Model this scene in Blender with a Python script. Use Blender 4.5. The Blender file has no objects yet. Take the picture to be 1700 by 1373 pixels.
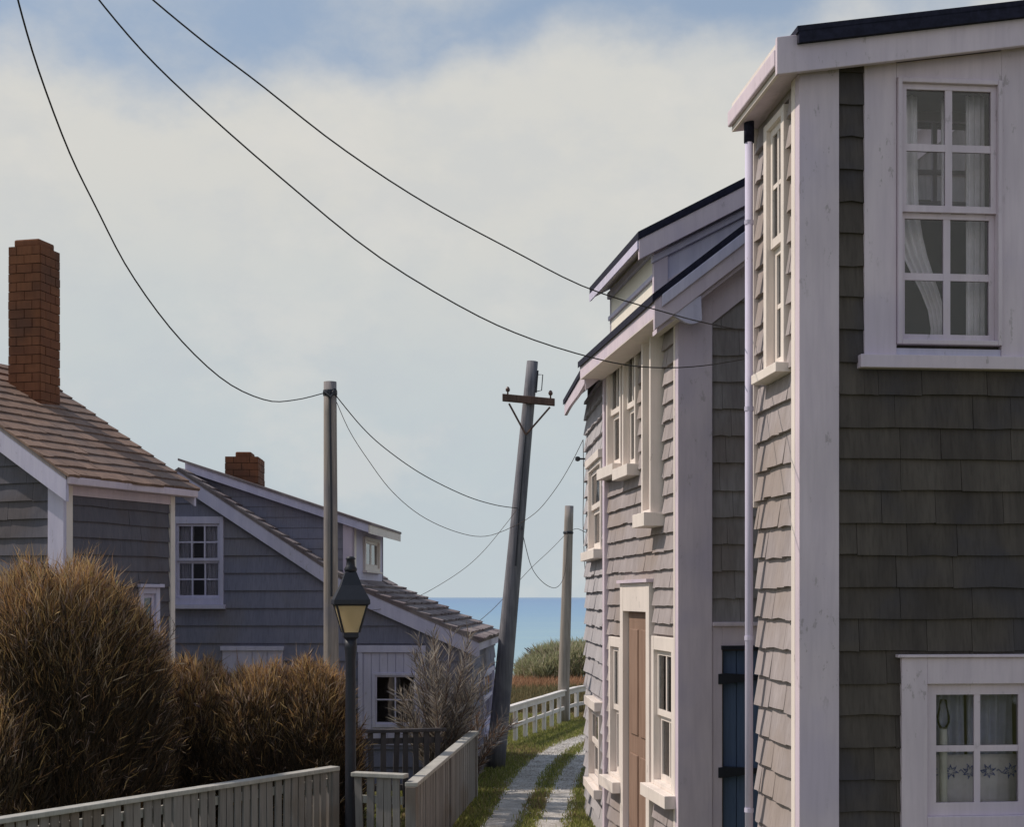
import bpy, math, random
import numpy as np
from mathutils import Vector, Matrix
random.seed(7); rng = np.random.default_rng(7)
SC = bpy.context.scene
COL = SC.collection

# ---------------------------------------------------------------- camera
FPX, CX, HY, EYE = 2400.0, 850.0, 992.0, 2.6
cam = bpy.data.cameras.new('camera'); camo = bpy.data.objects.new('camera', cam); COL.objects.link(camo)
cam.sensor_width = 36.0; cam.lens = 36.0 * FPX / 1700.0
cam.shift_y = (HY - 686.5) / 1700.0
cam.clip_start = 0.1; cam.clip_end = 60000
camo.location = (0, 0, EYE); camo.rotation_euler = (math.radians(90), 0, 0)
SC.camera = camo
# ---------------------------------------------------------------- light
SUN = Vector((-0.64, 0.13, 0.74)).normalized()
SUN_EL = math.asin(SUN.z); SUN_ROT = math.atan2(SUN.x, SUN.y)
sl = bpy.data.lights.new('sun', 'SUN'); sl.energy = 3.6; sl.angle = math.radians(0.6); sl.color = (1.0, 0.90, 0.78)
so = bpy.data.objects.new('sun', sl); COL.objects.link(so)
so.rotation_euler = (-SUN).to_track_quat('-Z', 'Y').to_euler(); so.location = (-8, 4, 12)
SC.view_settings.view_transform = 'Standard'; SC.view_settings.look = 'None'
SC.view_settings.gamma = 1.0; SC.view_settings.use_curve_mapping = False
SC.view_settings.exposure = -0.08

def nd(nt, typ, **kw):
    n = nt.nodes.new(typ)
    for k, v in kw.items():
        if k.startswith('i_'):
            key = k[2:]; n.inputs[int(key) if key.isdigit() else key].default_value = v
        else: setattr(n, k, v)
    return n
def mth(nt, op, a, b=None, c=None, clamp=False):
    n = nt.nodes.new('ShaderNodeMath'); n.operation = op; n.use_clamp = clamp
    for i, v in enumerate((a, b, c)):
        if v is None: continue
        if isinstance(v, (int, float)): n.inputs[i].default_value = v
        else: nt.links.new(v, n.inputs[i])
    return n.outputs[0]
def mixc(nt, f, a, b, blend='MIX'):
    n = nt.nodes.new('ShaderNodeMix'); n.data_type = 'RGBA'; n.blend_type = blend; n.clamp_factor = True
    for s, v in ((n.inputs[0], f), (n.inputs[6], a), (n.inputs[7], b)):
        if isinstance(v, (int, float)): s.default_value = v
        elif isinstance(v, tuple): s.default_value = v if len(v) == 4 else v + (1,)
        else: nt.links.new(v, s)
    return n.outputs[2]
def sstep(nt, x, lo, hi):
    n = nt.nodes.new('ShaderNodeMapRange'); n.interpolation_type = 'SMOOTHSTEP'
    nt.links.new(x, n.inputs[0]); n.inputs[1].default_value = lo; n.inputs[2].default_value = hi
    return n.outputs[0]

W = bpy.data.worlds.new("World"); SC.world = W; W.use_nodes = True
nt = W.node_tree; nt.nodes.clear()
wo = nd(nt, 'ShaderNodeOutputWorld'); bg = nd(nt, 'ShaderNodeBackground'); bg.inputs[1].default_value = 0.10
sky = nd(nt, 'ShaderNodeTexSky'); sky.sky_type = 'NISHITA'; sky.sun_disc = False
sky.sun_elevation = SUN_EL; sky.sun_rotation = SUN_ROT; sky.air_density = 1.0; sky.dust_density = 1.5; sky.ozone_density = 1.5
tc = nd(nt, 'ShaderNodeTexCoord'); sep = nd(nt, 'ShaderNodeSeparateXYZ'); nt.links.new(tc.outputs['Generated'], sep.inputs[0])
elev = mth(nt, 'ARCSINE', sep.outputs[2])
mp = nd(nt, 'ShaderNodeMapping'); mp.inputs['Scale'].default_value = (1, 1, 1.5); mp.inputs['Location'].default_value = (0.35, 0.1, 0.0)
nt.links.new(tc.outputs['Generated'], mp.inputs[0])
n1 = nd(nt, 'ShaderNodeTexNoise', i_Scale=4.2, i_Detail=9.0, i_Roughness=0.56); nt.links.new(mp.outputs[0], n1.inputs['Vector'])
n2 = nd(nt, 'ShaderNodeTexNoise', i_Scale=2.2, i_Detail=8.0, i_Roughness=0.62); nt.links.new(mp.outputs[0], n2.inputs['Vector'])
n3 = nd(nt, 'ShaderNodeTexNoise', i_Scale=14.0, i_Detail=5.0, i_Roughness=0.6); nt.links.new(mp.outputs[0], n3.inputs['Vector'])
# ragged top edge of the cloud bank, about 20 degrees up
edge = mth(nt, 'ADD', elev, mth(nt, 'MULTIPLY', mth(nt, 'SUBTRACT', n1.outputs[0], 0.5), 0.24))
topf = mth(nt, 'SUBTRACT', 1.0, sstep(nt, edge, 0.338, 0.402))
high = mth(nt, 'MULTIPLY', sstep(nt, n2.outputs[0], 0.47, 0.70), 0.75)
cloud = mth(nt, 'MAXIMUM', topf, high)
pale = sstep(nt, mth(nt, 'ADD', elev, mth(nt, 'MULTIPLY', mth(nt, 'SUBTRACT', n2.outputs[0], 0.5), 0.22)), 0.06, 0.30)
ccol = mixc(nt, pale, (5.55, 6.25, 6.6), (7.0, 6.95, 6.6))
n4 = nd(nt, 'ShaderNodeTexNoise', i_Scale=6.5, i_Detail=8.0, i_Roughness=0.6); nt.links.new(mp.outputs[0], n4.inputs['Vector'])
ccol = mixc(nt, mth(nt, 'MULTIPLY', sstep(nt, n3.outputs[0], 0.40, 0.66), 0.25), ccol, (5.3, 5.75, 6.3))
ccol = mixc(nt, mth(nt, 'MULTIPLY', sstep(nt, n4.outputs[0], 0.50, 0.66), 0.30), ccol, (7.9, 7.6, 7.1))
skyc = mixc(nt, 0.6, sky.outputs[0], (4.1, 5.2, 6.7))
fin = mixc(nt, cloud, skyc, ccol)
nt.links.new(fin, bg.inputs[0]); nt.links.new(bg.outputs[0], wo.inputs[0])

# ---------------------------------------------------------------- helpers
def P(px, py, d): return Vector(((px - CX) / FPX * d, d, EYE + (HY - py) / FPX * d))

def tag(o, label=None, cat=None, group=None, kind=None):
    if label: o['label'] = label
    if cat: o['category'] = cat
    if group: o['group'] = group
    if kind: o['kind'] = kind
    return o
def thing(name, loc, label, cat, group=None):
    o = bpy.data.objects.new(name, None); o.empty_display_size = 0.2; COL.objects.link(o); o.location = loc
    return tag(o, label, cat, group)
def wloc(o):
    v = Vector(o.location)
    while o.parent: o = o.parent; v += Vector(o.location)
    return v
class MB:
    def __init__(s): s.v = []; s.f = []; s.sm = False
    def add(s, vs, fs):
        b = len(s.v); s.v += [Vector(v) for v in vs]; s.f += [tuple(b + i for i in f) for f in fs]; return s
    def hexa(s, p):    # p: 8 points, bottom ring then top ring
        return s.add(p, [(3, 2, 1, 0), (4, 5, 6, 7), (0, 1, 5, 4), (1, 2, 6, 5), (2, 3, 7, 6), (3, 0, 4, 7)])
    def fbox(s, F, u0, u1, v0, v1, n0, n1):
        c = [F.pt(u, v, n) for v in (v0, v1) for (u, n) in ((u0, n0), (u1, n0), (u1, n1), (u0, n1))]
        return s.hexa(c)
    def prism(s, F, poly, n0, n1):   # polygon in (u,v), extruded along the normal
        k = len(poly)
        a = [F.pt(u, v, n0) for u, v in poly] + [F.pt(u, v, n1) for u, v in poly]
        fs = [tuple(range(k)), tuple(range(2 * k - 1, k - 1, -1))] + [(i, k + i, k + (i + 1) % k, (i + 1) % k) for i in range(k)]
        return s.add(a, fs)
    def tube(s, pts, r, k=8, cap=True):
        pts = [Vector(p) for p in pts]; rs = r if isinstance(r, (list, tuple)) else [r] * len(pts)
        b = len(s.v)
        for i, p in enumerate(pts):
            t = (pts[min(i + 1, len(pts) - 1)] - pts[max(i - 1, 0)]).normalized()
            a = t.cross(Vector((0, 0, 1)) if abs(t.z) < 0.9 else Vector((0, 1, 0))).normalized(); c = t.cross(a)
            for j in range(k):
                an = 2 * math.pi * j / k; s.v.append(p + (a * math.cos(an) + c * math.sin(an)) * rs[i])
        for i in range(len(pts) - 1):
            for j in range(k):
                s.f.append((b + i * k + j, b + i * k + (j + 1) % k, b + (i + 1) * k + (j + 1) % k, b + (i + 1) * k + j))
        if cap:
            s.f.append(tuple(b + j for j in range(k - 1, -1, -1))); s.f.append(tuple(b + (len(pts) - 1) * k + j for j in range(k)))
        return s
    def lathe(s, c, prof, k=12, rot=0):
        b = len(s.v)
        for (r, z) in prof:
            for j in range(k):
                a = 2 * math.pi * j / k + rot; s.v.append(Vector((c[0] + r * math.cos(a), c[1] + r * math.sin(a), c[2] + z)))
        for i in range(len(prof) - 1):
            for j in range(k):
                s.f.append((b + i * k + j, b + i * k + (j + 1) % k, b + (i + 1) * k + (j + 1) % k, b + (i + 1) * k + j))
        s.f.append(tuple(b + j for j in range(k - 1, -1, -1))); s.f.append(tuple(b + (len(prof) - 1) * k + j for j in range(k)))
        return s
    def build(s, name, mat, parent=None, smooth=False, bevel=0):
        c = Vector((0, 0, 0))
        mn = Vector((min(v.x for v in s.v), min(v.y for v in s.v), min(v.z for v in s.v)))
        mx = Vector((max(v.x for v in s.v), max(v.y for v in s.v), max(v.z for v in s.v)))
        c = Vector(((mn.x + mx.x) / 2, (mn.y + mx.y) / 2, mn.z))
        me = bpy.data.meshes.new(name); me.from_pydata([v - c for v in s.v], [], s.f)
        import bmesh
        bm = bmesh.new(); bm.from_mesh(me); bmesh.ops.recalc_face_normals(bm, faces=bm.faces); bm.to_mesh(me); bm.free()
        if smooth: me.polygons.foreach_set('use_smooth', [True] * len(me.polygons))
        me.materials.append(mat)
        o = bpy.data.objects.new(name, me); COL.objects.link(o)
        if parent: o.parent = parent; o.location = c - wloc(parent)
        else: o.location = c
        if bevel:
            m = o.modifiers.new('bevel', 'BEVEL'); m.width = bevel; m.segments = 2; m.limit_method = 'ANGLE'
        return o

class Fr:
    def __init__(s, O, U, N, V=(0, 0, 1)):
        s.O = Vector(O); s.U = Vector(U).normalized(); s.N = Vector(N).normalized(); s.V = Vector(V).normalized()
        s.right = s.U.cross(-s.N).dot(s.V) > 0
    def pt(s, u, v, n=0): return s.O + s.U * u + s.V * v + s.N * n
    def u(s, px, n=0):
        k = (px - CX) / FPX; o = s.O + s.N * n
        return (k * o.y - o.x) / (s.U.x - k * s.U.y)
    def z(s, u, py, n=0):
        d = (s.O + s.U * u + s.N * n).y
        return EYE + (HY - py) / FPX * d

def wallframe(x, y, ang, side):   # side 'face': U to the right, N to camera; 'street': U away, N left
    c, sn = math.cos(ang), math.sin(ang)
    if side == 'face': return Fr((x, y, 0), (c, sn, 0), (sn, -c, 0))
    return Fr((x, y, 0), (-sn, c, 0), (-c, -sn, 0))

def clip_poly(poly, planes):
    for a, b, c in planes:      # keep a*u+b*v<=c
        out = []
        for i in range(len(poly)):
            p, q = poly[i], poly[(i + 1) % len(poly)]
            dp, dq = a * p[0] + b * p[1] - c, a * q[0] + b * q[1] - c
            if dp <= 0: out.append(p)
            if (dp < 0 < dq) or (dq < 0 < dp):
                t = dp / (dp - dq); out.append((p[0] + (q[0] - p[0]) * t, p[1] + (q[1] - p[1]) * t))
        poly = out
        if len(poly) < 3: return []
    return poly
def sub_rects(r, holes):
    rs = [r]
    for h in holes:
        nx = []
        for (a, b, c, d) in rs:
            if h[0] >= b or h[1] <= a or h[2] >= d or h[3] <= c: nx.append((a, b, c, d)); continue
            if a < h[0]: nx.append((a, h[0], c, d))
            if h[1] < b: nx.append((h[1], b, c, d))
            m0, m1 = max(a, h[0]), min(b, h[1])
            if c < h[2]: nx.append((m0, m1, c, h[2]))
            if h[3] < d: nx.append((m0, m1, h[3], d))
        rs = nx
    return rs

_wm = {}
def wedge_mesh(mat, butt, k):
    key = (mat.name, round(butt, 4), k)
    if key in _wm: return _wm[key]
    r = random.Random(hash(k) + 5)
    t = 0.008; e = [r.uniform(-.03, .03) for _ in range(3)]; dn = r.uniform(-.15, .15) * butt
    # u 0..1, v 0..1, front plane = -y
    vs = [(0, 0.004, e[0]), (0.5, 0.004, e[1]), (1, 0.004, e[2]), (1, 0.004, 1), (0, 0.004, 1),
          (0, -butt + dn, e[0]), (0.5, -butt - dn, e[1]), (1, -butt + dn * .5, e[2]), (1, -t, 1), (0, -t, 1)]
    fs = [(5, 6, 9), (6, 7, 8), (6, 8, 9), (0, 1, 6, 5), (1, 2, 7, 6), (2, 3, 8, 7), (3, 4, 9, 8), (4, 0, 5, 9)]
    me = bpy.data.meshes.new('shingle'); me.from_pydata(vs, [], fs); me.materials.append(mat); _wm[key] = me; return me

def shingles(parent, F, u0, u1, v0, v1, ch, wr, mat, planes=(), holes=(), butt=0.028, name='shingle', cap=300, visible=None, gap=0.003, wave=0.005):
    """rows of separate shingles; those beyond `cap` or failing visible(u,v) join one stuff part"""
    ploc = wloc(parent); rest = MB(); cnt = 0
    rows = int(math.ceil((v1 - v0) / ch))
    Rm = Matrix((tuple(F.U if F.right else -F.U), tuple(-F.N), tuple(F.V))).transposed().to_4x4()
    for r in range(rows):
        va = v0 + r * ch; vb = min(va + ch * 1.04, v1)
        if vb - va < ch * .15: continue
        u = u0 - random.uniform(0, wr[0] * .9)
        while u < u1:
            w = random.uniform(*wr); ua, ub = max(u, u0), min(u + w - gap, u1); u += w
            if ub - ua < 0.02: continue
            dv = random.uniform(-wave, wave)
            for (a, b, c, d) in sub_rects((ua, ub, va + dv, vb), holes):
                if b - a < 0.012 or d - c < 0.015: continue
                poly = [(a, c), (b, c), (b, d), (a, d)]
                q = clip_poly(poly, planes)
                if len(q) < 3: continue
                full = (len(q) == 4 and all(abs(x[0] - y[0]) + abs(x[1] - y[1]) < 1e-6 for x, y in zip(q, poly)) and d - c > ch * .8)
                cu, cv = (a + b) / 2, (c + d) / 2
                if cnt < cap and (visible is None or visible(cu, cv)):
                    if full:
                        o = bpy.data.objects.new(name, wedge_mesh(mat, butt, random.randrange(6))); COL.objects.link(o)
                        o.parent = parent
                        org = F.pt(a if F.right else b, c, 0) - ploc
                        o.matrix_basis = Matrix.Translation(org) @ Rm @ Matrix.Diagonal((b - a, 1, d - c, 1))
                    else:
                        m = MB(); k = len(q)
                        fn = lambda v: 0.008 + (butt - 0.008) * (1 - max(0, min(1, (v - va) / ch)))
                        m.add([F.pt(x, y, fn(y)) for x, y in q] + [F.pt(x, y, -.004) for x, y in q],
                              [tuple(range(k))] + [(i, k + i, k + (i + 1) % k, (i + 1) % k) for i in range(k)])
                        m.build(name, mat, parent)
                    cnt += 1
                else:
                    k = len(q); fn = lambda v: 0.008 + (butt - 0.008) * (1 - max(0, min(1, (v - va) / ch)))
                    rest.add([F.pt(x, y, fn(y)) for x, y in q] + [F.pt(x, y, -.004) for x, y in q],
                             [tuple(range(k))] + [(i, k + i, k + (i + 1) % k, (i + 1) % k) for i in range(k)])
    if rest.v: tag(rest.build(name + '_courses', mat, parent), kind='stuff')

def backing(parent, F, u0, u1, v0, v1, mat, holes=(), planes=(), t=0.10, name='wall'):
    m = MB()
    us = sorted({u0, u1, *[x for h in holes for x in h[:2] if u0 < x < u1]})
    vs = sorted({v0, v1, *[x for h in holes for x in h[2:] if v0 < x < v1]})
    for i in range(len(us) - 1):
        for j in range(len(vs) - 1):
            cu, cv = (us[i] + us[i + 1]) / 2, (vs[j] + vs[j + 1]) / 2
            if any(h[0] < cu < h[1] and h[2] < cv < h[3] for h in holes): continue
            q = clip_poly([(us[i], vs[j]), (us[i + 1], vs[j]), (us[i + 1], vs[j + 1]), (us[i], vs[j + 1])], planes)
            if len(q) >= 3: m.prism(F, q, -0.004, -t)
    return m.build(name, mat, parent)

# ---------------------------------------------------------------- materials
def base_mat(name, rough=0.7, spec=0.3):
    m = bpy.data.materials.new(name); m.use_nodes = True; t = m.node_tree
    b = t.nodes['Principled BSDF']; b.inputs['Roughness'].default_value = rough; b.inputs['Specular IOR Level'].default_value = spec
    return m, t, b
def wood(name, c1, c2, c3=None, gmix=.28, flake=0, rand=0.5, sc=(9, 9, 1.6), rough=0.85, bump=0.25, grain=30, warm=None):
    """weathered wood or paint: per-piece tone, streaks along local z, fine grain"""
    m, t, b = base_mat(name, rough, 0.2)
    tc = nd(t, 'ShaderNodeTexCoord'); g = nd(t, 'ShaderNodeNewGeometry')
    mp = nd(t, 'ShaderNodeMapping'); mp.inputs['Scale'].default_value = sc; t.links.new(g.outputs['Position'], mp.inputs[0])
    oi = nd(t, 'ShaderNodeObjectInfo')
    n = nd(t, 'ShaderNodeTexNoise', i_Scale=1.0, i_Detail=5.0, i_Roughness=0.6); t.links.new(mp.outputs[0], n.inputs['Vector'])
    mp2 = nd(t, 'ShaderNodeMapping'); mp2.inputs['Scale'].default_value = (grain * 2, grain * 2, grain * .12); t.links.new(g.outputs['Position'], mp2.inputs[0])
    n2 = nd(t, 'ShaderNodeTexNoise', i_Scale=1.0, i_Detail=3.0); t.links.new(mp2.outputs[0], n2.inputs['Vector'])
    f = mth(t, 'ADD', mth(t, 'MULTIPLY', oi.outputs['Random'], rand), mth(t, 'MULTIPLY', sstep(t, n.outputs[0], .3, .7), 1 - rand), clamp=True)
    c = mixc(t, f, c1, c2)
    if c3:
        n4 = nd(t, 'ShaderNodeTexNoise', i_Scale=1.3, i_Detail=4.0); t.links.new(g.outputs['Position'], n4.inputs['Vector'])
        c = mixc(t, mth(t, 'MULTIPLY', sstep(t, n4.outputs[0], .48, .66), .65), c, c3)
    c = mixc(t, mth(t, 'MULTIPLY', sstep(t, n2.outputs[0], .42, .75), gmix), c, tuple(x * .5 for x in c1))
    if flake:
        mpf = nd(t, 'ShaderNodeMapping'); mpf.inputs['Scale'].default_value = (16, 16, 7); t.links.new(g.outputs['Position'], mpf.inputs[0])
        nf = nd(t, 'ShaderNodeTexNoise', i_Scale=1.0, i_Detail=9.0, i_Roughness=.72); t.links.new(mpf.outputs[0], nf.inputs['Vector'])
        nl = nd(t, 'ShaderNodeTexNoise', i_Scale=1.1, i_Detail=2.0); t.links.new(g.outputs['Position'], nl.inputs['Vector'])
        ff = mth(t, 'MULTIPLY', sstep(t, nf.outputs[0], .60, .64), sstep(t, nl.outputs[0], .42, .62))
        c = mixc(t, mth(t, 'MULTIPLY', ff, flake), c, (.20, .17, .16))
        c = mixc(t, mth(t, 'MULTIPLY', sstep(t, nl.outputs[0], .40, .70), .16), c, (.38, .34, .33))
    t.links.new(c, b.inputs['Base Color'])
    bp = nd(t, 'ShaderNodeBump', i_Strength=bump, i_Distance=0.004); t.links.new(n2.outputs[0], bp.inputs['Height']); t.links.new(bp.outputs[0], b.inputs['Normal'])
    return m
def plain(name, c, rough=0.6, spec=0.3, metal=0, var=0.12, sc=8):
    m, t, b = base_mat(name, rough, spec); b.inputs['Metallic'].default_value = metal
    g = nd(t, 'ShaderNodeNewGeometry'); n = nd(t, 'ShaderNodeTexNoise', i_Scale=sc, i_Detail=6.0, i_Roughness=.65); t.links.new(g.outputs['Position'], n.inputs['Vector'])
    t.links.new(mixc(t, sstep(t, n.outputs[0], .3, .7), tuple(x * (1 - var) for x in c), tuple(min(1, x * (1 + var)) for x in c)), b.inputs['Base Color'])
    bp = nd(t, 'ShaderNodeBump', i_Strength=.15, i_Distance=0.003); t.links.new(n.outputs[0], bp.inputs['Height']); t.links.new(bp.outputs[0], b.inputs['Normal'])
    return m
M = {}
M['white'] = wood('white_paint', (.62, .52, .60), (.71, .60, .67), (.56, .48, .60), rand=.15, rough=.6, bump=.10, grain=22, gmix=.10, flake=.45)  # white trim with the violet of the shade mixed into its colour
M['white_far'] = wood('weathered_white_paint', (.53, .50, .66), (.63, .59, .74), None, rand=.15, rough=.7, bump=.1, gmix=.10, flake=.45)
M['cream'] = wood('cream_paint', (.75, .67, .62), (.83, .74, .69), None, rand=.2, rough=.6, bump=.1, gmix=.10, flake=.45)  # the same white trim, warmed and lightened in colour for sunlit faces
M['shingle_dark'] = wood('dark_cedar_shingle', (.058, .048, .045), (.118, .098, .086), (.060, .056, .070), rand=.5)  # weathered cedar, also darkened in colour for the shaded camera-facing fronts
M['shingle_silver'] = wood('silvered_cedar_shingle', (.30, .26, .26), (.42, .37, .375), (.32, .26, .23), rand=.45)  # weathered cedar, also lightened in colour for the sunlit street walls
M['shingle_mid'] = wood('grey_cedar_shingle', (.20, .175, .18), (.33, .30, .305), (.22, .18, .17), rand=.5)
M['shingle_pale'] = wood('pale_cedar_shingle', (.36, .34, .36), (.50, .47, .49), None, rand=.5)
M['board_dark'] = wood('dark_wall_board', (.11, .105, .13), (.155, .145, .17), (.12, .10, .10), rand=.4)
M['board_blue'] = wood('blue_grey_wall_board', (.185, .185, .25), (.245, .24, .315), (.23, .21, .23), rand=.4)
M['roof_warm'] = wood('warm_roof_shingle', (.16, .105, .085), (.31, .205, .16), (.17, .13, .12), rand=.5)
M['roof_grey'] = wood('grey_roof_shingle', (.17, .14, .15), (.32, .27, .27), (.15, .11, .12), rand=.6)
M['roof_dark'] = plain('dark_asphalt_roof', (.018, .018, .035), .9, .2, var=.3, sc=20)
M['brick'] = wood('old_red_brick', (.15, .060, .034), (.22, .09, .045), (.08, .045, .035), rand=.6, sc=(6, 6, 6), grain=12)
M['mortar'] = plain('mortar', (.11, .07, .05), .95)
M['pole'] = wood('weathered_pole', (.24, .21, .19), (.40, .35, .32), (.20, .19, .22), rand=.1, sc=(25, 25, .9), bump=.6)
M['pole_dark'] = wood('tarred_pole', (.13, .13, .15), (.26, .25, .27), (.09, .09, .12), rand=.1, sc=(25, 25, .8), bump=.6)
M['arm'] = wood('brown_timber', (.09, .06, .05), (.16, .10, .08), None, rand=.2)
M['iron'] = plain('black_iron', (.018, .020, .030), .5, .4)
M['wire'] = plain('black_cable', (.02, .018, .018), .7)
M['wire_pale'] = plain('worn_cable', (.09, .06, .05), .7)
M['picket'] = wood('weathered_picket', (.19, .175, .17), (.31, .29, .28), (.18, .14, .11), rand=.6, sc=(20, 20, 2))
M['rail'] = wood('weathered_fence_rail', (.34, .33, .31), (.47, .45, .42), None, rand=.3)
M['dark_picket'] = wood('dark_picket', (.06, .055, .06), (.11, .10, .105), None, rand=.5)
M['fence_white'] = wood('white_fence_paint', (.62, .58, .57), (.76, .72, .70), None, rand=.3, gmix=.10)
M['cream_bright'] = wood('yellow_cream_paint', (.80, .74, .66), (.86, .80, .72), None, rand=.2, rough=.6, bump=.1, gmix=.08)  # dormer wall lightened in colour, standing in for sun its eave blocks
M['door_brown'] = wood('brown_door_paint', (.25, .16, .12), (.32, .21, .16), None, rand=.1, rough=.6)
M['door_blue'] = wood('blue_door_paint', (.09, .13, .23), (.12, .165, .28), None, rand=.3, rough=.6)
M['room_dark'] = plain('dark_room', (.07, .06, .055), .9)
M['room'] = plain('dim_room', (.17, .15, .15), .9)
M['curtain'] = plain('white_curtain', (.86, .81, .86), .9, .1, var=.08)
M['curtain_blue'] = plain('blue_grey_curtain', (.50, .51, .64), .9, .1, var=.1)
M['thread'] = plain('blue_thread', (.05, .09, .42), .8)
M['wax'] = plain('white_wax', (.80, .78, .74), .5)
M['ceramic'] = plain('insulator_ceramic', (.10, .05, .04), .3, .5)
def glass_mat(name, tint, refl=0.5):
    m = bpy.data.materials.new(name); m.use_nodes = True; t = m.node_tree; t.nodes.clear()
    o = nd(t, 'ShaderNodeOutputMaterial'); tr = nd(t, 'ShaderNodeBsdfTransparent'); gl = nd(t, 'ShaderNodeBsdfGlossy')
    tr.inputs[0].default_value = tint + (1,); gl.inputs['Roughness'].default_value = .04
    fr = nd(t, 'ShaderNodeFresnel', i_IOR=1.5); mx = nd(t, 'ShaderNodeMixShader')
    n = nd(t, 'ShaderNodeTexNoise', i_Scale=3.0, i_Detail=1.0); g = nd(t, 'ShaderNodeNewGeometry'); t.links.new(g.outputs['Position'], n.inputs['Vector'])
    bp = nd(t, 'ShaderNodeBump', i_Strength=.25, i_Distance=.02); t.links.new(n.outputs[0], bp.inputs['Height']); t.links.new(bp.outputs[0], gl.inputs['Normal'])
    t.links.new(mth(t, 'ADD', mth(t, 'MULTIPLY', fr.outputs[0], 1.0), refl, clamp=True), mx.inputs[0])
    t.links.new(tr.outputs[0], mx.inputs[1]); t.links.new(gl.outputs[0], mx.inputs[2]); t.links.new(mx.outputs[0], o.inputs[0])
    return m
M['glass'] = glass_mat('window_glass', (.97, .965, .975), .02)
M['glass_dark'] = glass_mat('old_window_glass', (.92, .92, .95), .09)
M['glass_clear'] = glass_mat('clear_glass', (.985, .98, .985), .0)
m = bpy.data.materials.new('amber_lamp_glass'); m.use_nodes = True; t = m.node_tree; t.nodes.clear()
o_ = nd(t, 'ShaderNodeOutputMaterial'); df = nd(t, 'ShaderNodeBsdfDiffuse'); tl = nd(t, 'ShaderNodeBsdfTranslucent'); mx = nd(t, 'ShaderNodeMixShader', i_0=.65)
df.inputs[0].default_value = (.86, .74, .52, 1); tl.inputs[0].default_value = (.95, .84, .62, 1)
t.links.new(df.outputs[0], mx.inputs[1]); t.links.new(tl.outputs[0], mx.inputs[2]); t.links.new(mx.outputs[0], o_.inputs[0]); M['lampglass'] = m
trn = nd(t, 'ShaderNodeBsdfTransparent'); mx2 = nd(t, 'ShaderNodeMixShader', i_0=.30); t.links.new(mx.outputs[0], mx2.inputs[1]); t.links.new(trn.outputs[0], mx2.inputs[2]); t.links.new(mx2.outputs[0], o_.inputs[0])

def foliage_mat(name):
    m, t, b = base_mat(name, .8, .15)
    a = nd(t, 'ShaderNodeAttribute'); a.attribute_name = 'tint'
    t.links.new(a.outputs['Color'], b.inputs['Base Color'])
    tl = nd(t, 'ShaderNodeBsdfTranslucent'); t.links.new(a.outputs['Color'], tl.inputs[0]); mx = nd(t, 'ShaderNodeMixShader', i_0=.3)
    t.links.new(b.outputs[0], mx.inputs[1]); t.links.new(tl.outputs[0], mx.inputs[2]); t.links.new(mx.outputs[0], t.nodes['Material Output'].inputs[0])
    return m
M['leaf'] = foliage_mat('blade_foliage')

# ---------------------------------------------------------------- setting: ground, sea
def ground_mat():
    m, t, b = base_mat('grassy_ground', .95, .1)
    g = nd(t, 'ShaderNodeNewGeometry')
    n = nd(t, 'ShaderNodeTexNoise', i_Scale=.9, i_Detail=8.0, i_Roughness=.6); t.links.new(g.outputs['Position'], n.inputs['Vector'])
    n2 = nd(t, 'ShaderNodeTexNoise', i_Scale=14., i_Detail=5.0); t.links.new(g.outputs['Position'], n2.inputs['Vector'])
    c = mixc(t, sstep(t, n.outputs[0], .38, .62), (.085, .11, .028), (.13, .12, .045))
    s = nd(t, 'ShaderNodeSeparateXYZ'); t.links.new(g.outputs['Position'], s.inputs[0])
    c = mixc(t, sstep(t, mth(t, 'ADD', s.outputs[1], mth(t, 'MULTIPLY', n.outputs[0], 3)), 31.5, 34.), c, (.17, .12, .07))
    c = mixc(t, mth(t, 'MULTIPLY', n2.outputs[0], .5), c, (.04, .045, .02))
    t.links.new(c, b.inputs['Base Color'])
    bp = nd(t, 'ShaderNodeBump', i_Strength=.6, i_Distance=.03); t.links.new(n2.outputs[0], bp.inputs['Height']); t.links.new(bp.outputs[0], b.inputs['Normal'])
    return m
gm = MB()
ys = [-25, 0, 8, 14, 20, 26, 31, 36, 41, 45, 46.5, 49, 54, 62, 75]
zs = [0, 0, 0, 0, 0, 0, 0, 0, 0, -.02, -.25, -1.6, -4.2, -6.0, -8.5]
xs = list(np.linspace(-160, 160, 65))
for j, y in enumerate(ys):
    for x in xs:
        gm.v.append(Vector((x, y + (0 if y < 41 else 1.5 * math.sin(x * .13) + .6 * math.sin(x * .41 + 1)), zs[j])))
for j in range(len(ys) - 1):
    for i in range(len(xs) - 1):
        a = j * len(xs) + i; gm.f.append((a, a + 1, a + 1 + len(xs), a + len(xs)))
tag(gm.build('ground', ground_mat(), smooth=True), 'grassy ground ending at a low bluff above the sea', kind='structure')

m, t, b = base_mat('sea_water', .22, .5)
g = nd(t, 'ShaderNodeNewGeometry'); s = nd(t, 'ShaderNodeSeparateXYZ'); t.links.new(g.outputs['Position'], s.inputs[0])
lg = mth(t, 'LOGARITHM', mth(t, 'MAXIMUM', s.outputs[1], 20), 10)
mp = nd(t, 'ShaderNodeMapping'); mp.inputs['Scale'].default_value = (.02, .06, 1); t.links.new(g.outputs['Position'], mp.inputs[0])
n = nd(t, 'ShaderNodeTexNoise', i_Scale=1.0, i_Detail=6.0); t.links.new(mp.outputs[0], n.inputs['Vector'])
lg2 = mth(t, 'ADD', lg, mth(t, 'MULTIPLY', mth(t, 'SUBTRACT', n.outputs[0], .5), .6))
cr = nd(t, 'ShaderNodeValToRGB'); t.links.new(mth(t, 'DIVIDE', mth(t, 'SUBTRACT', lg2, 2.0), 2.2, clamp=True), cr.inputs[0])
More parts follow.
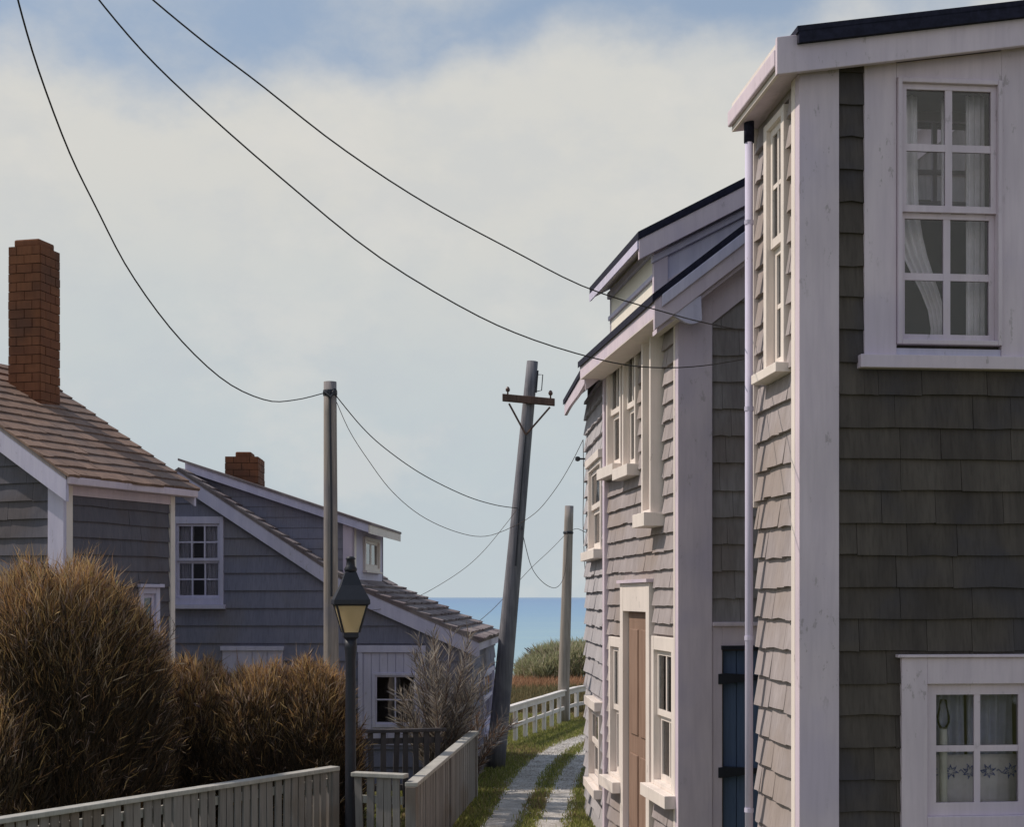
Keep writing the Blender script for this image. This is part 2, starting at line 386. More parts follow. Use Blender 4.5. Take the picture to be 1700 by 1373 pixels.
cr.color_ramp.elements[0].color = (.32, .44, .47, 1); cr.color_ramp.elements[1].color = (.21, .31, .44, 1)
for p_, c_ in ((.22, (.27, .40, .48, 1)), (.42, (.20, .33, .48, 1)), (.7, (.18, .29, .46, 1))):
    e = cr.color_ramp.elements.new(p_); e.color = c_
t.links.new(cr.outputs[0], b.inputs['Base Color'])
b.inputs['Specular IOR Level'].default_value = .15; b.inputs['Roughness'].default_value = .5
mp3 = nd(t, 'ShaderNodeMapping'); mp3.inputs['Scale'].default_value = (.25, .7, 1); t.links.new(g.outputs['Position'], mp3.inputs[0])
nw = nd(t, 'ShaderNodeTexNoise', i_Scale=1.0, i_Detail=5.0); t.links.new(mp3.outputs[0], nw.inputs['Vector'])
bp = nd(t, 'ShaderNodeBump', i_Strength=.5, i_Distance=.5); t.links.new(nw.outputs[0], bp.inputs['Height']); t.links.new(bp.outputs[0], b.inputs['Normal'])
sm = MB(); sm.add([(-40000, 50, -6), (40000, 50, -6), (40000, 45000, -6), (-40000, 45000, -6)], [(0, 1, 2, 3)])
tag(sm.build('sea', m), 'blue sea out to the horizon', kind='structure')

# lane: two wheel tracks of pale crushed shell, curving right behind the houses
def curve_pts(c, n=80):
    c = np.array(c); t_ = np.linspace(0, 1, len(c)); tt = np.linspace(0, 1, n)
    k = len(c) - 1
    A = np.vander(t_, min(5, k + 1)); cx, *_ = np.linalg.lstsq(A, c[:, 0], rcond=None); cy, *_ = np.linalg.lstsq(A, c[:, 1], rcond=None)
    V_ = np.vander(tt, min(5, k + 1)); return V_ @ cx, V_ @ cy
m, t, b = base_mat('crushed_shell', .9, .2)
g = nd(t, 'ShaderNodeNewGeometry')
n = nd(t, 'ShaderNodeTexNoise', i_Scale=3., i_Detail=9.0, i_Roughness=.7); t.links.new(g.outputs['Position'], n.inputs['Vector'])
vo = nd(t, 'ShaderNodeTexVoronoi', i_Scale=45.); t.links.new(g.outputs['Position'], vo.inputs['Vector'])
c = mixc(t, sstep(t, n.outputs[0], .32, .66), (.36, .33, .30), (.64, .61, .59)); c = mixc(t, mth(t, 'MULTIPLY', sstep(t, vo.outputs['Distance'], .2, .6), .35), c, (.26, .24, .23))
t.links.new(c, b.inputs['Base Color']); bp = nd(t, 'ShaderNodeBump', i_Strength=.5, i_Distance=.02); t.links.new(vo.outputs['Distance'], bp.inputs['Height']); t.links.new(bp.outputs[0], b.inputs['Normal'])
M['shell'] = m
Lc = [(-1.3, 4), (-.9, 9), (-.55, 13), (-.07, 16.4), (.24, 19.6), (.62, 23.3), (1.12, 26.6), (2.3, 29.2), (4.6, 30.6), (8, 31.2), (13, 31.5)]
tracks = []
for off, hw, nm in ((0, .24, 'left'), (.58, .19, 'right')):
    tx, ty = curve_pts(Lc, 160)
    dx, dy = np.gradient(tx), np.gradient(ty); L = np.hypot(dx, dy); nx, ny = dy / L, -dx / L
    cxn, cyn = tx + nx * off, ty + ny * off
    tracks.append((cxn, cyn, hw))
    mb = MB(); r_ = np.random.default_rng(3 + int(off * 10))
    K = 900; ki = np.linspace(0, 159, K); ax_ = np.interp(ki, range(160), cxn); ay_ = np.interp(ki, range(160), cyn); bx_ = np.interp(ki, range(160), nx); by_ = np.interp(ki, range(160), ny)
    def rag(seed):
        q = np.random.default_rng(seed); v_ = np.zeros(K)
        for step, amp in ((40, .16), (12, .14), (4, .12), (1, .10)): v_ += np.interp(range(K), range(0, K + step, step), q.uniform(-amp, amp, len(range(0, K + step, step))))
        return 1 + v_
    wl, wr_ = hw * rag(5 + int(off * 10)), hw * rag(9 + int(off * 10))
    for i in range(K):
        mb.v += [Vector((ax_[i] - bx_[i] * wl[i], ay_[i] - by_[i] * wl[i], .004)), Vector((ax_[i] + bx_[i] * wr_[i], ay_[i] + by_[i] * wr_[i], .004))]
    for i in range(K - 1): mb.f.append((2 * i, 2 * i + 1, 2 * i + 3, 2 * i + 2))
    tag(mb.build('wheel_track', M['shell']), 'pale crushed shell wheel track, %s of the two along the lane' % nm, kind='structure')

# ---------------------------------------------------------------- blades / foliage generator
def blades(name, base, dirs, length, width, col, parent=None, bend=0.25, mat=None):
    base = np.asarray(base, float); n = len(base); dirs = np.asarray(dirs, float); dirs /= np.linalg.norm(dirs, axis=1)[:, None] + 1e-9
    length = np.broadcast_to(length, (n,)); width = np.broadcast_to(width, (n,)); col = np.asarray(col, float)
    side = np.cross(dirs, rng.normal(size=(n, 3))); side /= np.linalg.norm(side, axis=1)[:, None] + 1e-9
    bd = rng.normal(size=(n, 3)) * bend; bd[:, 2] *= .5
    mid = base + dirs * (length * .55)[:, None]; tip = mid + (dirs + bd) * (length * .45)[:, None]
    w = side * (width * .5)[:, None]
    v = np.empty((n, 5, 3)); v[:, 0] = base - w * .6; v[:, 1] = base + w * .6; v[:, 2] = mid + w; v[:, 3] = mid - w; v[:, 4] = tip
    org = v.reshape(-1, 3).mean(0); org[2] = v.reshape(-1, 3)[:, 2].min()
    v = v.reshape(-1, 3) - org
    idx = np.arange(n)[:, None] * 5
    f4 = (idx + np.array([0, 1, 2, 3])); f3 = (idx + np.array([3, 2, 4]))
    loops = np.concatenate([np.concatenate([f4, f3], axis=1).reshape(-1)])
    me = bpy.data.meshes.new(name); me.vertices.add(len(v)); me.vertices.foreach_set('co', v.reshape(-1))
    me.loops.add(len(loops)); me.loops.foreach_set('vertex_index', loops.astype(np.int32))
    me.polygons.add(2 * n); st = (np.arange(n)[:, None] * 7 + np.array([0, 4])).reshape(-1)
    me.polygons.foreach_set('loop_start', st.astype(np.int32))
    at = me.color_attributes.new('tint', 'FLOAT_COLOR', 'POINT')
    cc = np.ones((n, 5, 4)); cc[:, :, :3] = col[:, None, :]; at.data.foreach_set('color', cc.reshape(-1))
    me.update(calc_edges=True); me.validate(); me.materials.append(mat or M['leaf'])
    o = bpy.data.objects.new(name, me); COL.objects.link(o)
    if parent: o.parent = parent; o.location = Vector(org) - wloc(parent)
    else: o.location = org
    return o
def stuffb(*a, **k): return tag(blades(*a, **k), kind='stuff')
def pick(cols, n, jit=.25):
    cols = np.array(cols); c = cols[rng.integers(0, len(cols), n)]
    return np.clip(c * (1 + rng.uniform(-jit, jit, (n, 1))), .004, 1)

# ---------------------------------------------------------------- window builder
def window(parent, F, u0, u1, v0, v1, case=(.07, .07, .07, .07), cols=2, rows=2, double=True, mw=.022, sash_w=.045, n0=0.0, proud=.035,
           sill=None, mat=None, glass=None, curtain=None, room=.45, drop=0.0, label=None, backmat=None, recess=.03, head=None):
    mat = mat or M['white']; glass = glass or M['glass']
    l, r, b_, t_ = case
    a0, a1, c0, c1 = u0 + l, u1 - r, v0 + b_, v1 - t_
    m = MB(); p = n0 + proud
    m.fbox(F, u0, a0, v0, v1, -.02, p); m.fbox(F, a1, u1, v0, v1, -.02, p)
    m.fbox(F, a0, a1, c1, v1, -.02, p - .002); m.fbox(F, a0, a1, v0, c0, -.02, p - .002)
    w = m.build('window', mat, parent, bevel=.004)
    if label: w['label'] = label
    spans = [(c0, c1, 0)] if not double else [(c0, c0 + (c1 - c0) * .5, -.03), (c0 + (c1 - c0) * .5, c1, 0)]
    for (s0, s1, dn) in spans:
        ns = p - recess + dn; s = MB()
        s.fbox(F, a0 + .001, a0 + sash_w, s0 + .001, s1 - .001, ns - .03, ns); s.fbox(F, a1 - sash_w, a1 - .001, s0 + .001, s1 - .001, ns - .03, ns)
        s.fbox(F, a0 + sash_w, a1 - sash_w, s1 - sash_w, s1 - .001, ns - .03, ns - .001); s.fbox(F, a0 + sash_w, a1 - sash_w, s0 + .001, s0 + sash_w * 1.2, ns - .03, ns - .001)
        s.build('sash', mat, w)
        g0, g1, h0, h1 = a0 + sash_w, a1 - sash_w, s0 + sash_w * 1.2, s1 - sash_w
        pw, ph = (g1 - g0) / cols, (h1 - h0) / rows
        for i in range(1, cols): MB().fbox(F, g0 + i * pw - mw / 2, g0 + i * pw + mw / 2, h0, h1, ns - .026, ns - .004).build('muntin', mat, w)
        for j in range(1, rows): MB().fbox(F, g0, g1, h0 + j * ph - mw / 2, h0 + j * ph + mw / 2, ns - .025, ns - .006).build('muntin', mat, w)
        for i in range(cols):
            for j in range(rows):
                e = .002 * random.uniform(-1, 1)
                MB().fbox(F, g0 + i * pw + (mw / 2 if i else 0), g0 + (i + 1) * pw - (mw / 2 if i < cols - 1 else 0), h0 + j * ph + (mw / 2 if j else 0), h0 + (j + 1) * ph - (mw / 2 if j < rows - 1 else 0), ns - .018 + e, ns - .014 + e).build('pane', glass, w)
    if sill:
        ov, th, dp = sill
        MB().fbox(F, u0 - ov, u1 + ov, v0 - th, v0 - .001, -.015, p + dp).build('sill', mat, w, bevel=.004)
    if head:
        ov, th, dp = head
        MB().fbox(F, u0 - ov, u1 + ov, v1 + .001, v1 + th, -.015, p + dp).build('head_board', mat, w, bevel=.003)
    if room:
        q = MB(); A = [(a0 - .05, c0 - .03), (a1 + .05, c0 - .03), (a1 + .05, c1 + .03), (a0 - .05, c1 + .03)]
        fr_ = [F.pt(x, y, -.11) for x, y in A]; bk = [F.pt(x, y, -.11 - room) for x, y in A]
        q.add(fr_ + bk, [(4, 5, 6, 7), (0, 1, 5, 4), (1, 2, 6, 5), (2, 3, 7, 6), (3, 0, 4, 7)]); q.build('room_lining', backmat or M['room'], w)
    if curtain:
        for k in curtain: k(F, w, a0, a1, c0, c1)
    return w, (u0 + .01, u1 - .01, v0 + .01, v1 - .01)
def drape(fu0, fu1, fv0, fv1, mat='curtain', n=-.14, folds=5, pinch=None, amp=.018):
    """cloth hanging from fu0..fu1 (fractions of the opening), optionally drawn aside at the bottom"""
    def go(F, w, a0, a1, c0, c1):
        W_, H_ = a1 - a0, c1 - c0; NU, NV = 28, 14; mb = MB()
        for j in range(NV + 1):
            fv = j / NV; v = c0 + H_ * (fv1 + (fv0 - fv1) * fv)
            for i in range(NU + 1):
                fu = i / NU; u_ = fu0 + (fu1 - fu0) * fu
                if pinch:
                    tx, tv, pw = pinch; k = math.exp(-((fv - tv) / .28) ** 2) if fv < tv else 1 - .35 * (fv - tv)
                    u_ = u_ * (1 - k) + (tx + (fu - .5) * pw) * k
                mb.v.append(F.pt(a0 + W_ * u_, v, n + amp * math.sin(fu * folds * 2 * math.pi + fv * 1.1)))
        for j in range(NV):
            for i in range(NU):
                a = j * (NU + 1) + i; mb.f.append((a, a + 1, a + NU + 2, a + NU + 1))
        o = mb.build('curtain', M[mat], w, smooth=True)
        md = o.modifiers.new('thick', 'SOLIDIFY'); md.thickness = .003
    return go

# ================================================================ HOUSE A (near right)
AA = math.radians(5.6)
A0 = ((1335 - CX) / FPX * 9.2, 9.2)
FA = wallframe(*A0, AA, 'face'); SA = wallframe(*A0, AA, 'street')
LA = 1.08; WA = 4.2
hA = thing('shingled_house', (A0[0], A0[1], 0), 'nearest shingled house, tall white sash window above dark brown shingles, grey downspout at its corner', 'house', 'shingled houses along the right of the lane')
tA = .150
zA0 = FA.z(0, 113, .10)                       # soffit height at the corner
zr = lambda u: zA0 + tA * u
RA = [(-tA, 1, zA0)]
uW0, uW1 = FA.u(1486), FA.u(1658)
wv0, wv1 = FA.z(uW0, 573), FA.z(uW0, 132)
pu0 = FA.u(1432); pv0 = FA.z(pu0, 592)
# lower window rect
lu0, lu1 = FA.u(1493), FA.u(1493) + 1.03; lv1 = FA.z(lu0, 1092); lv0 = FA.z(lu0, 1400)
# backings
holesA = [(uW0 + .03, uW1 - .03, wv0 + .03, wv1 - .03), (lu0 + .13, lu1 - .13, lv0 + .05, lv1 - .13)]
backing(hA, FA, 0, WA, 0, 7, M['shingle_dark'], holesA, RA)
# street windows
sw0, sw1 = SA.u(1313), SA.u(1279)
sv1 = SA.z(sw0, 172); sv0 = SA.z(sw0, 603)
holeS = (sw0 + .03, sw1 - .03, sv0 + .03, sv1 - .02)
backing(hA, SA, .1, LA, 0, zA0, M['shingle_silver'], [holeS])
Frr = Fr(FA.pt(0, 0, -LA + .1), FA.U, FA.N); RH = (Frr.u(1516), Frr.u(1612), Frr.z(1, 338), Frr.z(1, 205))
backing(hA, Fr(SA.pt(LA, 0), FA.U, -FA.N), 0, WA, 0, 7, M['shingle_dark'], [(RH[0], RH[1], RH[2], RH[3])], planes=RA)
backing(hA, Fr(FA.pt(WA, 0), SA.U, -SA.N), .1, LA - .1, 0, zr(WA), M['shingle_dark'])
# shingles of the facade: strip beside the panel, then everything below the sill
cbw = FA.u(1391)
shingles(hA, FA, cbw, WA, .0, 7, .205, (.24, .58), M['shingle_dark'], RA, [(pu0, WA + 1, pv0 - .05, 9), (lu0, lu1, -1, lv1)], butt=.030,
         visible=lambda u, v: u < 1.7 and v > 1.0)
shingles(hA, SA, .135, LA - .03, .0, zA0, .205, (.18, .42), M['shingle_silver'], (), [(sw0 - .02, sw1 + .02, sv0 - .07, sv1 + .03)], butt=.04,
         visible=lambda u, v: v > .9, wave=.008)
# corner board, L shaped, and far corner board
MB().prism(FA, [(-.045, 0), (cbw - .006, 0), (cbw - .006, zr(cbw) - .002), (-.045, zr(-.045) - .002)], -.05, .045).build('corner_board', M['white'], hA, bevel=.004)
MB().fbox(SA, .051, .13, 0, zA0 - .008, -.05, .047).build('corner_board', M['cream'], hA, bevel=.004)
MB().fbox(SA, LA - .025, LA + .05, SA.z(LA, 843), zA0 - .006, -.05, .045).build('corner_board', M['cream'], hA, bevel=.003)
# the wide white panel round the upper window (plane pieces left, right, above)
MB().prism(FA, [(pu0, pv0), (uW0 - .003, pv0), (uW0 - .003, zr(uW0) - .002), (pu0, zr(pu0) - .002)], -.01, .035).build('wall_panel', M['white'], hA, bevel=.003)
MB().prism(FA, [(uW1 + .003, pv0), (WA, pv0), (WA, zr(WA) - .002), (uW1 + .003, zr(uW1) - .002)], -.01, .035).build('wall_panel', M['white'], hA, bevel=.003)
MB().prism(FA, [(uW0 - .002, wv1 + .004), (uW1 + .002, wv1 + .004), (uW1 + .002, zr(uW1) - .011), (uW0 - .002, zr(uW0) - .011)], -.01, .034).build('wall_panel', M['white'], hA)
MB().fbox(FA, uW0 - .002, uW1 + .002, pv0, wv0 - .022, -.01, .024).build('wall_panel', M['white_far'], hA)
MB().fbox(FA, FA.u(1422), WA, FA.z(.4, 613), FA.z(.4, 591), -.01, .085).build('sill', M['white'], hA, bevel=.005)
# rear opening and inner window seen through the room
win_cur = [drape(.80, 1.0, 0, 1.0, 'curtain', -.16, 3, amp=.012),
           drape(-.02, .30, .0, 1.0, 'curtain', -.19, 4, pinch=(.52, .93, .16), amp=.014), drape(.60, .70, .52, 1.0, 'curtain', -.26, 2, amp=.01)]
wA, _ = window(hA, FA, uW0, uW1, wv0, wv1, case=(.028, .028, .03, .03), cols=2, rows=2, mw=.046, sash_w=.036, n0=.03, proud=.03,
               room=0, glass=M['glass_clear'], curtain=win_cur, label='tall white double-hung window with tied-back curtains')
ra, rb = uW0 - .15, uW1 + .25
rm = MB(); rz0, rz1 = wv0 - .1, wv1 + .12
n_b = -(LA - .12)
iu0, iu1, iv0, iv1 = RH
rm.add([FA.pt(ra, rz0, -.11), FA.pt(rb, rz0, -.11), FA.pt(rb, rz1, -.11), FA.pt(ra, rz1, -.11), FA.pt(ra, rz0, n_b), FA.pt(rb, rz0, n_b), FA.pt(rb, rz1, n_b), FA.pt(ra, rz1, n_b)],
       [(0, 1, 5, 4), (1, 2, 6, 5), (2, 3, 7, 6), (3, 0, 4, 7)])
for (a, b, c, d) in sub_rects((ra, rb, rz0, rz1), [RH]): rm.fbox(FA, a, b, c, d, n_b, n_b + .01)
rm.build('room_lining', M['room_dark'], wA)
Fin = Fr(FA.pt(0, 0, n_b + .03), FA.U, FA.N)
iw = MB(); iw.fbox(Fin, iu0 - .07, iu0, iv0 - .07, iv1 + .07, 0, .03); iw.fbox(Fin, iu1, iu1 + .07, iv0 - .07, iv1 + .07, 0, .03)
iw.fbox(Fin, iu0, iu1, iv1, iv1 + .07, 0, .03); iw.fbox(Fin, iu0, iu1, iv0 - .07, iv0, 0, .03); iw.fbox(Fin, iu0 + .12, iu0 + .15, iv0, iv1, -.02, .015); iw.fbox(Fin, iu0, iu1, iv0 + .2, iv0 + .23, -.02, .012)
iw.build('inner_window_frame', M['white'], wA)
# lower window
def embroidery(F, w, a0, a1, c0, c1):
    mb = MB(); zc = F.z(a0, 1287)
    for cx_ in (a0 + .10, a0 + .235, a0 + .36, a0 + .49, a0 + .64):
        for k in range(7):
            an = k * 2 * math.pi / 7 + cx_ * 9; r0, r1 = .014, .045 + .008 * math.sin(k * 2.1)
            pts = [F.pt(cx_ + math.cos(an + s_ * .5) * (r0 + (r1 - r0) * abs(s_)), zc + math.sin(an + s_ * .5) * (r0 + (r1 - r0) * abs(s_)), -.150) for s_ in (-1, -.5, 0, .5, 1)]
            mb.tube(pts, .0028, 4)
        mb.tube([F.pt(cx_ + .055 + k * .012, zc + .012 * math.sin(k * 1.5), -.150) for k in range(6)], .0025, 4)
    mb.build('embroidery', M['thread'], w)
wL, _ = window(hA, FA, lu0, lu1, lv0, lv1, case=(.17, .17, .17, .17), cols=2, rows=2, double=False, mw=.04, sash_w=.07, proud=.045, recess=.035, room=.6,
               head=(.03, .02, .02), curtain=[drape(.16, .50, .0, 1.0, 'curtain_blue', -.22, 4, amp=.03), drape(.53, .98, 0, 1.0, 'curtain_blue', -.22, 5, amp=.03),
               drape(.0, 1.0, .0, .44, 'curtain', -.165, 9, amp=.010), embroidery], glass=M['glass'], label='low white window with embroidered half curtain')
cu = FA.u(1566, -.075)
cd = thing('candle', FA.pt(cu, FA.z(cu, 1345), -.075), 'white candle under a clear glass globe inside the low window at lower right', 'candle')
zc0, zc1 = FA.z(cu, 1336, -.075), FA.z(cu, 1208, -.075); cc = FA.pt(cu, 0, -.075)
MB().lathe((cc.x, cc.y, zc0), [(.018, 0), (.026, .02), (.026, zc1 - zc0 - .06), (.022, zc1 - zc0)], 12).build('wax_stick', M['wax'], cd, smooth=True)
MB().lathe((cc.x, cc.y, zc0 - .02), [(.050, 0), (.055, .02), (.035, .03)], 16).build('saucer', M['wax'], cd, smooth=True)
MB().lathe((cc.x, cc.y, zc1 - .01), [(.022, 0), (.040, .04), (.042, .08), (.026, .15), (.022, .19)], 14).build('globe', M['glass_clear'], cd, smooth=True)
# street window
window(hA, SA, sw0, sw1, sv0, sv1, case=(.07, .07, .03, .05), cols=2, rows=2, mw=.03, sash_w=.05, proud=.05, recess=.03, mat=M['cream'], glass=M['glass'], room=.35,
       sill=(.06, .065, .07), curtain=[drape(0, 1, 0, 1, 'curtain', -.16, 6)])
# roof: rake board, dark shingled roof, fascia, soffit, gutter, downspout
ov = .17
def slabA(u0, u1, n0, n1, lo, hi, name, mat, bevel=0):
    c_ = [FA.pt(u, zr(u) + z_, n) for z_ in (lo, hi) for (u, n) in ((u0, n0), (u1, n0), (u1, n1), (u0, n1))]
    return MB().hexa(c_).build(name, mat, hA, bevel=bevel)
slabA(-ov - .05, WA + .2, .11, .15, -.03, .205, 'rake_board', M['white'], .005)
slabA(-ov + .08, WA + .2, .151, .19, .14, .215, 'roof_edge', M['roof_dark'])
slabA(-ov + .07, WA + .2, .19, -LA - .0, .206, .245, 'roof', M['roof_dark'])
slabA(-ov, WA + .2, .105, -LA - .0, .0, .03, 'soffit', M['white'])
slabA(-ov - .025, -ov - .001, .13, -LA - .0, -.0, .20, 'fascia', M['cream'])
MB().prism(Fr(FA.O, FA.N, -FA.U), [(.10, zr(-ov) + .03), (.10, zr(-ov) + .14), (-LA - .01, zr(-ov) + .14), (-LA - .01, zr(-ov) + .03)], ov + .026, ov + .055).build('gutter', M['white'], hA, bevel=.01)
dsn = .12
dp_ = SA.pt(LA + .10, 0, dsn)
du = SA.u(1243.5, dsn); dp_ = SA.pt(du, 0, dsn)
MB().tube([(dp_.x, dp_.y, 0), (dp_.x, dp_.y, zA0 - .12)], .028, 12).build('downspout', M['white_far'], hA, smooth=True)
MB().tube([(dp_.x, dp_.y, zA0 - .16), (dp_.x, dp_.y, zA0 + .05)], .036, 12).build('downspout_collar', M['roof_dark'], hA, smooth=True)
for zz in (5.2, 3.9, 2.3, 1.1):
    MB().tube([(dp_.x, dp_.y, zz), (dp_.x, dp_.y, zz + .03)], .032, 12).build('bracket', M['white_far'], hA)

# ================================================================ HOUSE B (middle right)
AB = math.atan2(.133, 1)
B0 = ((1132 - CX) / FPX * 12.0, 12.0)
FB = wallframe(*B0, AB, 'face'); SB = wallframe(*B0, AB, 'street'); LB = 3.08; WB = 5.0
hB = thing('shingled_house', (B0[0], B0[1], 0), 'middle house on the right with a steep roof, dormer, brown door and blue side door', 'house', 'shingled houses along the right of the lane')
ovB = .29; tB = .78
zB = FB.z(-ovB, 500, .12) + 0.0                # eave height under the roof edge
zrB = lambda u: zB + tB * (u + ovB)            # top of the rake line on the facade
RB = [(-tB, 1, zB + tB * ovB - .10), (tB, 1, zB + tB * (ovB + 5.0) - .10)]
zwB = zrB(0) - .13
# openings in the street wall
def rectS(F, xa, xb, yt, yb):
    """pixel box on a receding wall: near edge right"""
    ua, ub = F.u(xb), F.u(xa); return (ua, ub, F.z((ua + ub) / 2, yb), F.z((ua + ub) / 2, yt))
wB1 = rectS(SB, 1014, 1038, 572, 775); wB2 = rectS(SB, 1041, 1063, 572, 775); wB3 = rectS(SB, 1088, 1104, 545, 853)
wB4 = rectS(SB, 1018, 1038, 1058, 1292); wB5 = rectS(SB, 1090, 1128, 1058, 1310); dB = rectS(SB, 1039, 1088, 968, 1373)
dB = (dB[0], dB[1], .02, dB[3])
for k in (wB1, wB2, wB3): pass
wB1 = wB1[:3] + (min(wB1[3], zwB - .1),); wB2 = wB2[:3] + (min(wB2[3], zwB - .1),); wB3 = wB3[:3] + (min(wB3[3], zwB - .06),)
inset = lambda r, e=.03: (r[0] + e, r[1] - e, r[2] + e, r[3] - e)
hs = [inset(x) for x in (wB1, wB2, wB3, wB4, wB5)] + [inset(dB, .05)]
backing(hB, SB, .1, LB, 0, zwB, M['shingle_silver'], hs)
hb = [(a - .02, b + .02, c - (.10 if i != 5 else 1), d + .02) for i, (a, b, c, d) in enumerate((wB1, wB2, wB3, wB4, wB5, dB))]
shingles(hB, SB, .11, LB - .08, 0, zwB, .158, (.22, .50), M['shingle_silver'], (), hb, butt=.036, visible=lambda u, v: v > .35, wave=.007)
kw = dict(cols=2, rows=1, mw=.03, sash_w=.045, proud=.05, recess=.035, mat=M['cream'], glass=M['glass'], room=.3)
for r, cs in ((wB1, (.06, .06, .03, .05)), (wB2, (.05, .05, .03, .05)), (wB4, (.08, .08, .04, .10)), (wB5, (.09, .09, .04, .12))):
    window(hB, SB, *r, case=cs, sill=(.05, .11, .09), curtain=[drape(0, 1, 0, 1, 'curtain', -.16, 5)], **kw)
window(hB, SB, *wB3, case=(.05, .05, .03, .05), sill=(.05, .12, .07), **{**kw, 'proud': .13, 'recess': .10, 'cols': 1})
# brown door in the street wall
c_ = MB(); c_.fbox(SB, dB[0], dB[0] + .13, .02, dB[3], -.02, .06); c_.fbox(SB, dB[1] - .13, dB[1], .02, dB[3], -.02, .06)
c_.fbox(SB, dB[0] + .13, dB[1] - .13, dB[3] - .27, dB[3], -.02, .058); door_case = c_.build('door_casing', M['cream'], hB, bevel=.004)
MB().fbox(SB, dB[0] - .03, dB[1] + .03, dB[3], dB[3] + .03, -.02, .09).build('door_cap', M['white'], hB)
dr = MB().fbox(SB, dB[0] + .135, dB[1] - .135, .12, dB[3] - .275, -.05, .0).build('door', M['door_brown'], hB)
for (f0, f1, g0, g1) in ((.12, .44, .08, .42), (.56, .88, .08, .42), (.12, .44, .5, .93), (.56, .88, .5, .93)):
    a, b = dB[0] + .135, dB[1] - .135; z0_, z1_ = .12, dB[3] - .275
    MB().fbox(SB, a + (b - a) * f0, a + (b - a) * f1, z0_ + (z1_ - z0_) * g0, z0_ + (z1_ - z0_) * g1, -.001, .012).build('door_panel', M['door_brown'], dr, bevel=.006)
MB().fbox(SB, dB[0], dB[1], 0, .12, -.02, .25).build('door_step', M['white_far'], hB)
# facade
ub0, ub1 = FB.u(1197), FB.u(1197) + .85; zbd = FB.z(ub0, 1077); ztr = FB.z(.3, 1040)
cb = FB.u(1180)
backing(hB, FB, 0, WB, 0, 9, M['shingle_dark'], [(ub0 + .02, ub1 - .02, .05, zbd - .02)], RB)
fz0 = FB.z(cb, 538); 
shingles(hB, FB, cb + .003, 4.2, ztr + .01, 8, .225, (.16, .30), M['shingle_mid'], [(-.80, 1, fz0 - .80 * cb + .02)], butt=.03, visible=lambda u, v: u < 1.6)
MB().prism(FB, [(-.045, 0), (cb, 0), (cb, zrB(cb) - .06), (-.045, zrB(-.045) - .06)], -.05, .05).build('corner_board', M['white'], hB, bevel=.004)
MB().fbox(SB, .052, .10, 0, zwB - .01, -.05, .048).build('corner_board', M['cream'], hB, bevel=.003)
MB().fbox(SB, LB - .075, LB + .02, 0, zwB - .01, -.05, .06).build('corner_board', M['white'], hB, bevel=.003)
fr_ = lambda u: fz0 + .80 * (u - cb)
MB().prism(FB, [(cb + .001, fr_(cb)), (WB / 2, fr_(WB / 2)), (WB / 2, zrB(WB / 2) - .12), (cb + .001, zrB(cb) - .12)], -.01, .046).build('frieze', M['white'], hB)
c_ = MB(); c_.fbox(FB, cb + .002, ub0, 0, ztr, -.01, .038); c_.fbox(FB, ub1, 2.2, 0, ztr, -.01, .038); c_.fbox(FB, ub0, ub1, zbd, ztr, -.01, .037)
c_.build('door_surround', M['white'], hB, bevel=.003)
MB().fbox(FB, cb + .002, 2.2, ztr + .001, ztr + .035, -.01, .07).build('door_cap', M['white'], hB, bevel=.004)
bd = MB().fbox(FB, ub0, ub1, .04, zbd - .003, -.09, -.045).build('door', M['door_blue'], hB); bd['label'] = 'blue plank door'
for i in range(6):
    w_ = (ub1 - ub0) / 6; MB().fbox(FB, ub0 + i * w_ + .004, ub0 + (i + 1) * w_ - .004, .045, zbd - .004, -.046, -.028 - .002 * (i % 2)).build('plank', M['door_blue'], bd, bevel=.003)
MB().fbox(FB, ub0 - .01, ub1 + .01, zbd - .01, zbd + .025, -.03, .052).build('door_drip_cap', M['iron'], hB)
for yy in (1126, 1281):
    zz = FB.z(ub0, yy)
    MB().prism(FB, [(ub0 - .035, zz - .05), (ub0 + .02, zz - .05), (ub0 + .33, zz - .012), (ub0 + .33, zz + .02), (ub0 + .02, zz + .04), (ub0 - .035, zz + .035)], -.026, .048).build('hinge', M['iron'], bd)
# other sides
backing(hB, Fr(SB.pt(LB, 0), FB.U, -FB.N), 0, WB, 0, 9, M['shingle_mid'], planes=RB)
backing(hB, Fr(FB.pt(WB, 0), SB.U, -SB.N), .1, LB - .1, 0, zwB, M['shingle_mid'])
# roof, two slopes as sloping slabs in the facade frame
def slabB(u0, u1, n0, n1, lo, hi, name, mat, zf=zrB, bevel=0):
    c_ = [FB.pt(u, zf(u) + z_, n) for z_ in (lo, hi) for (u, n) in ((u0, n0), (u1, n0), (u1, n1), (u0, n1))]
    return MB().hexa(c_).build(name, mat, hB, bevel=bevel)
half = WB / 2
slabB(-ovB, half, .20, -LB - .06, -.06, -.02, 'soffit', M['white'])
slabB(-ovB - .02, half, .26, -LB - .08, -.019, .045, 'roof', M['roof_dark'])
zrr = lambda u: zrB(half) - tB * (u - half)
slabB(half, WB + ovB, .26, -LB - .08, -.019, .045, 'roof', M['roof_dark'], zrr)
slabB(-ovB, half, .20, .245, -.26, -.0195, 'rake_board', M['white'], bevel=.006)
slabB(-ovB + .06, half, .245, .27, -.12, -.0195, 'rake_moulding', M['white_far'], bevel=.006)
slabB(-ovB + .03, half, .05, .199, -.30, -.262, 'rake_soffit', M['white'])
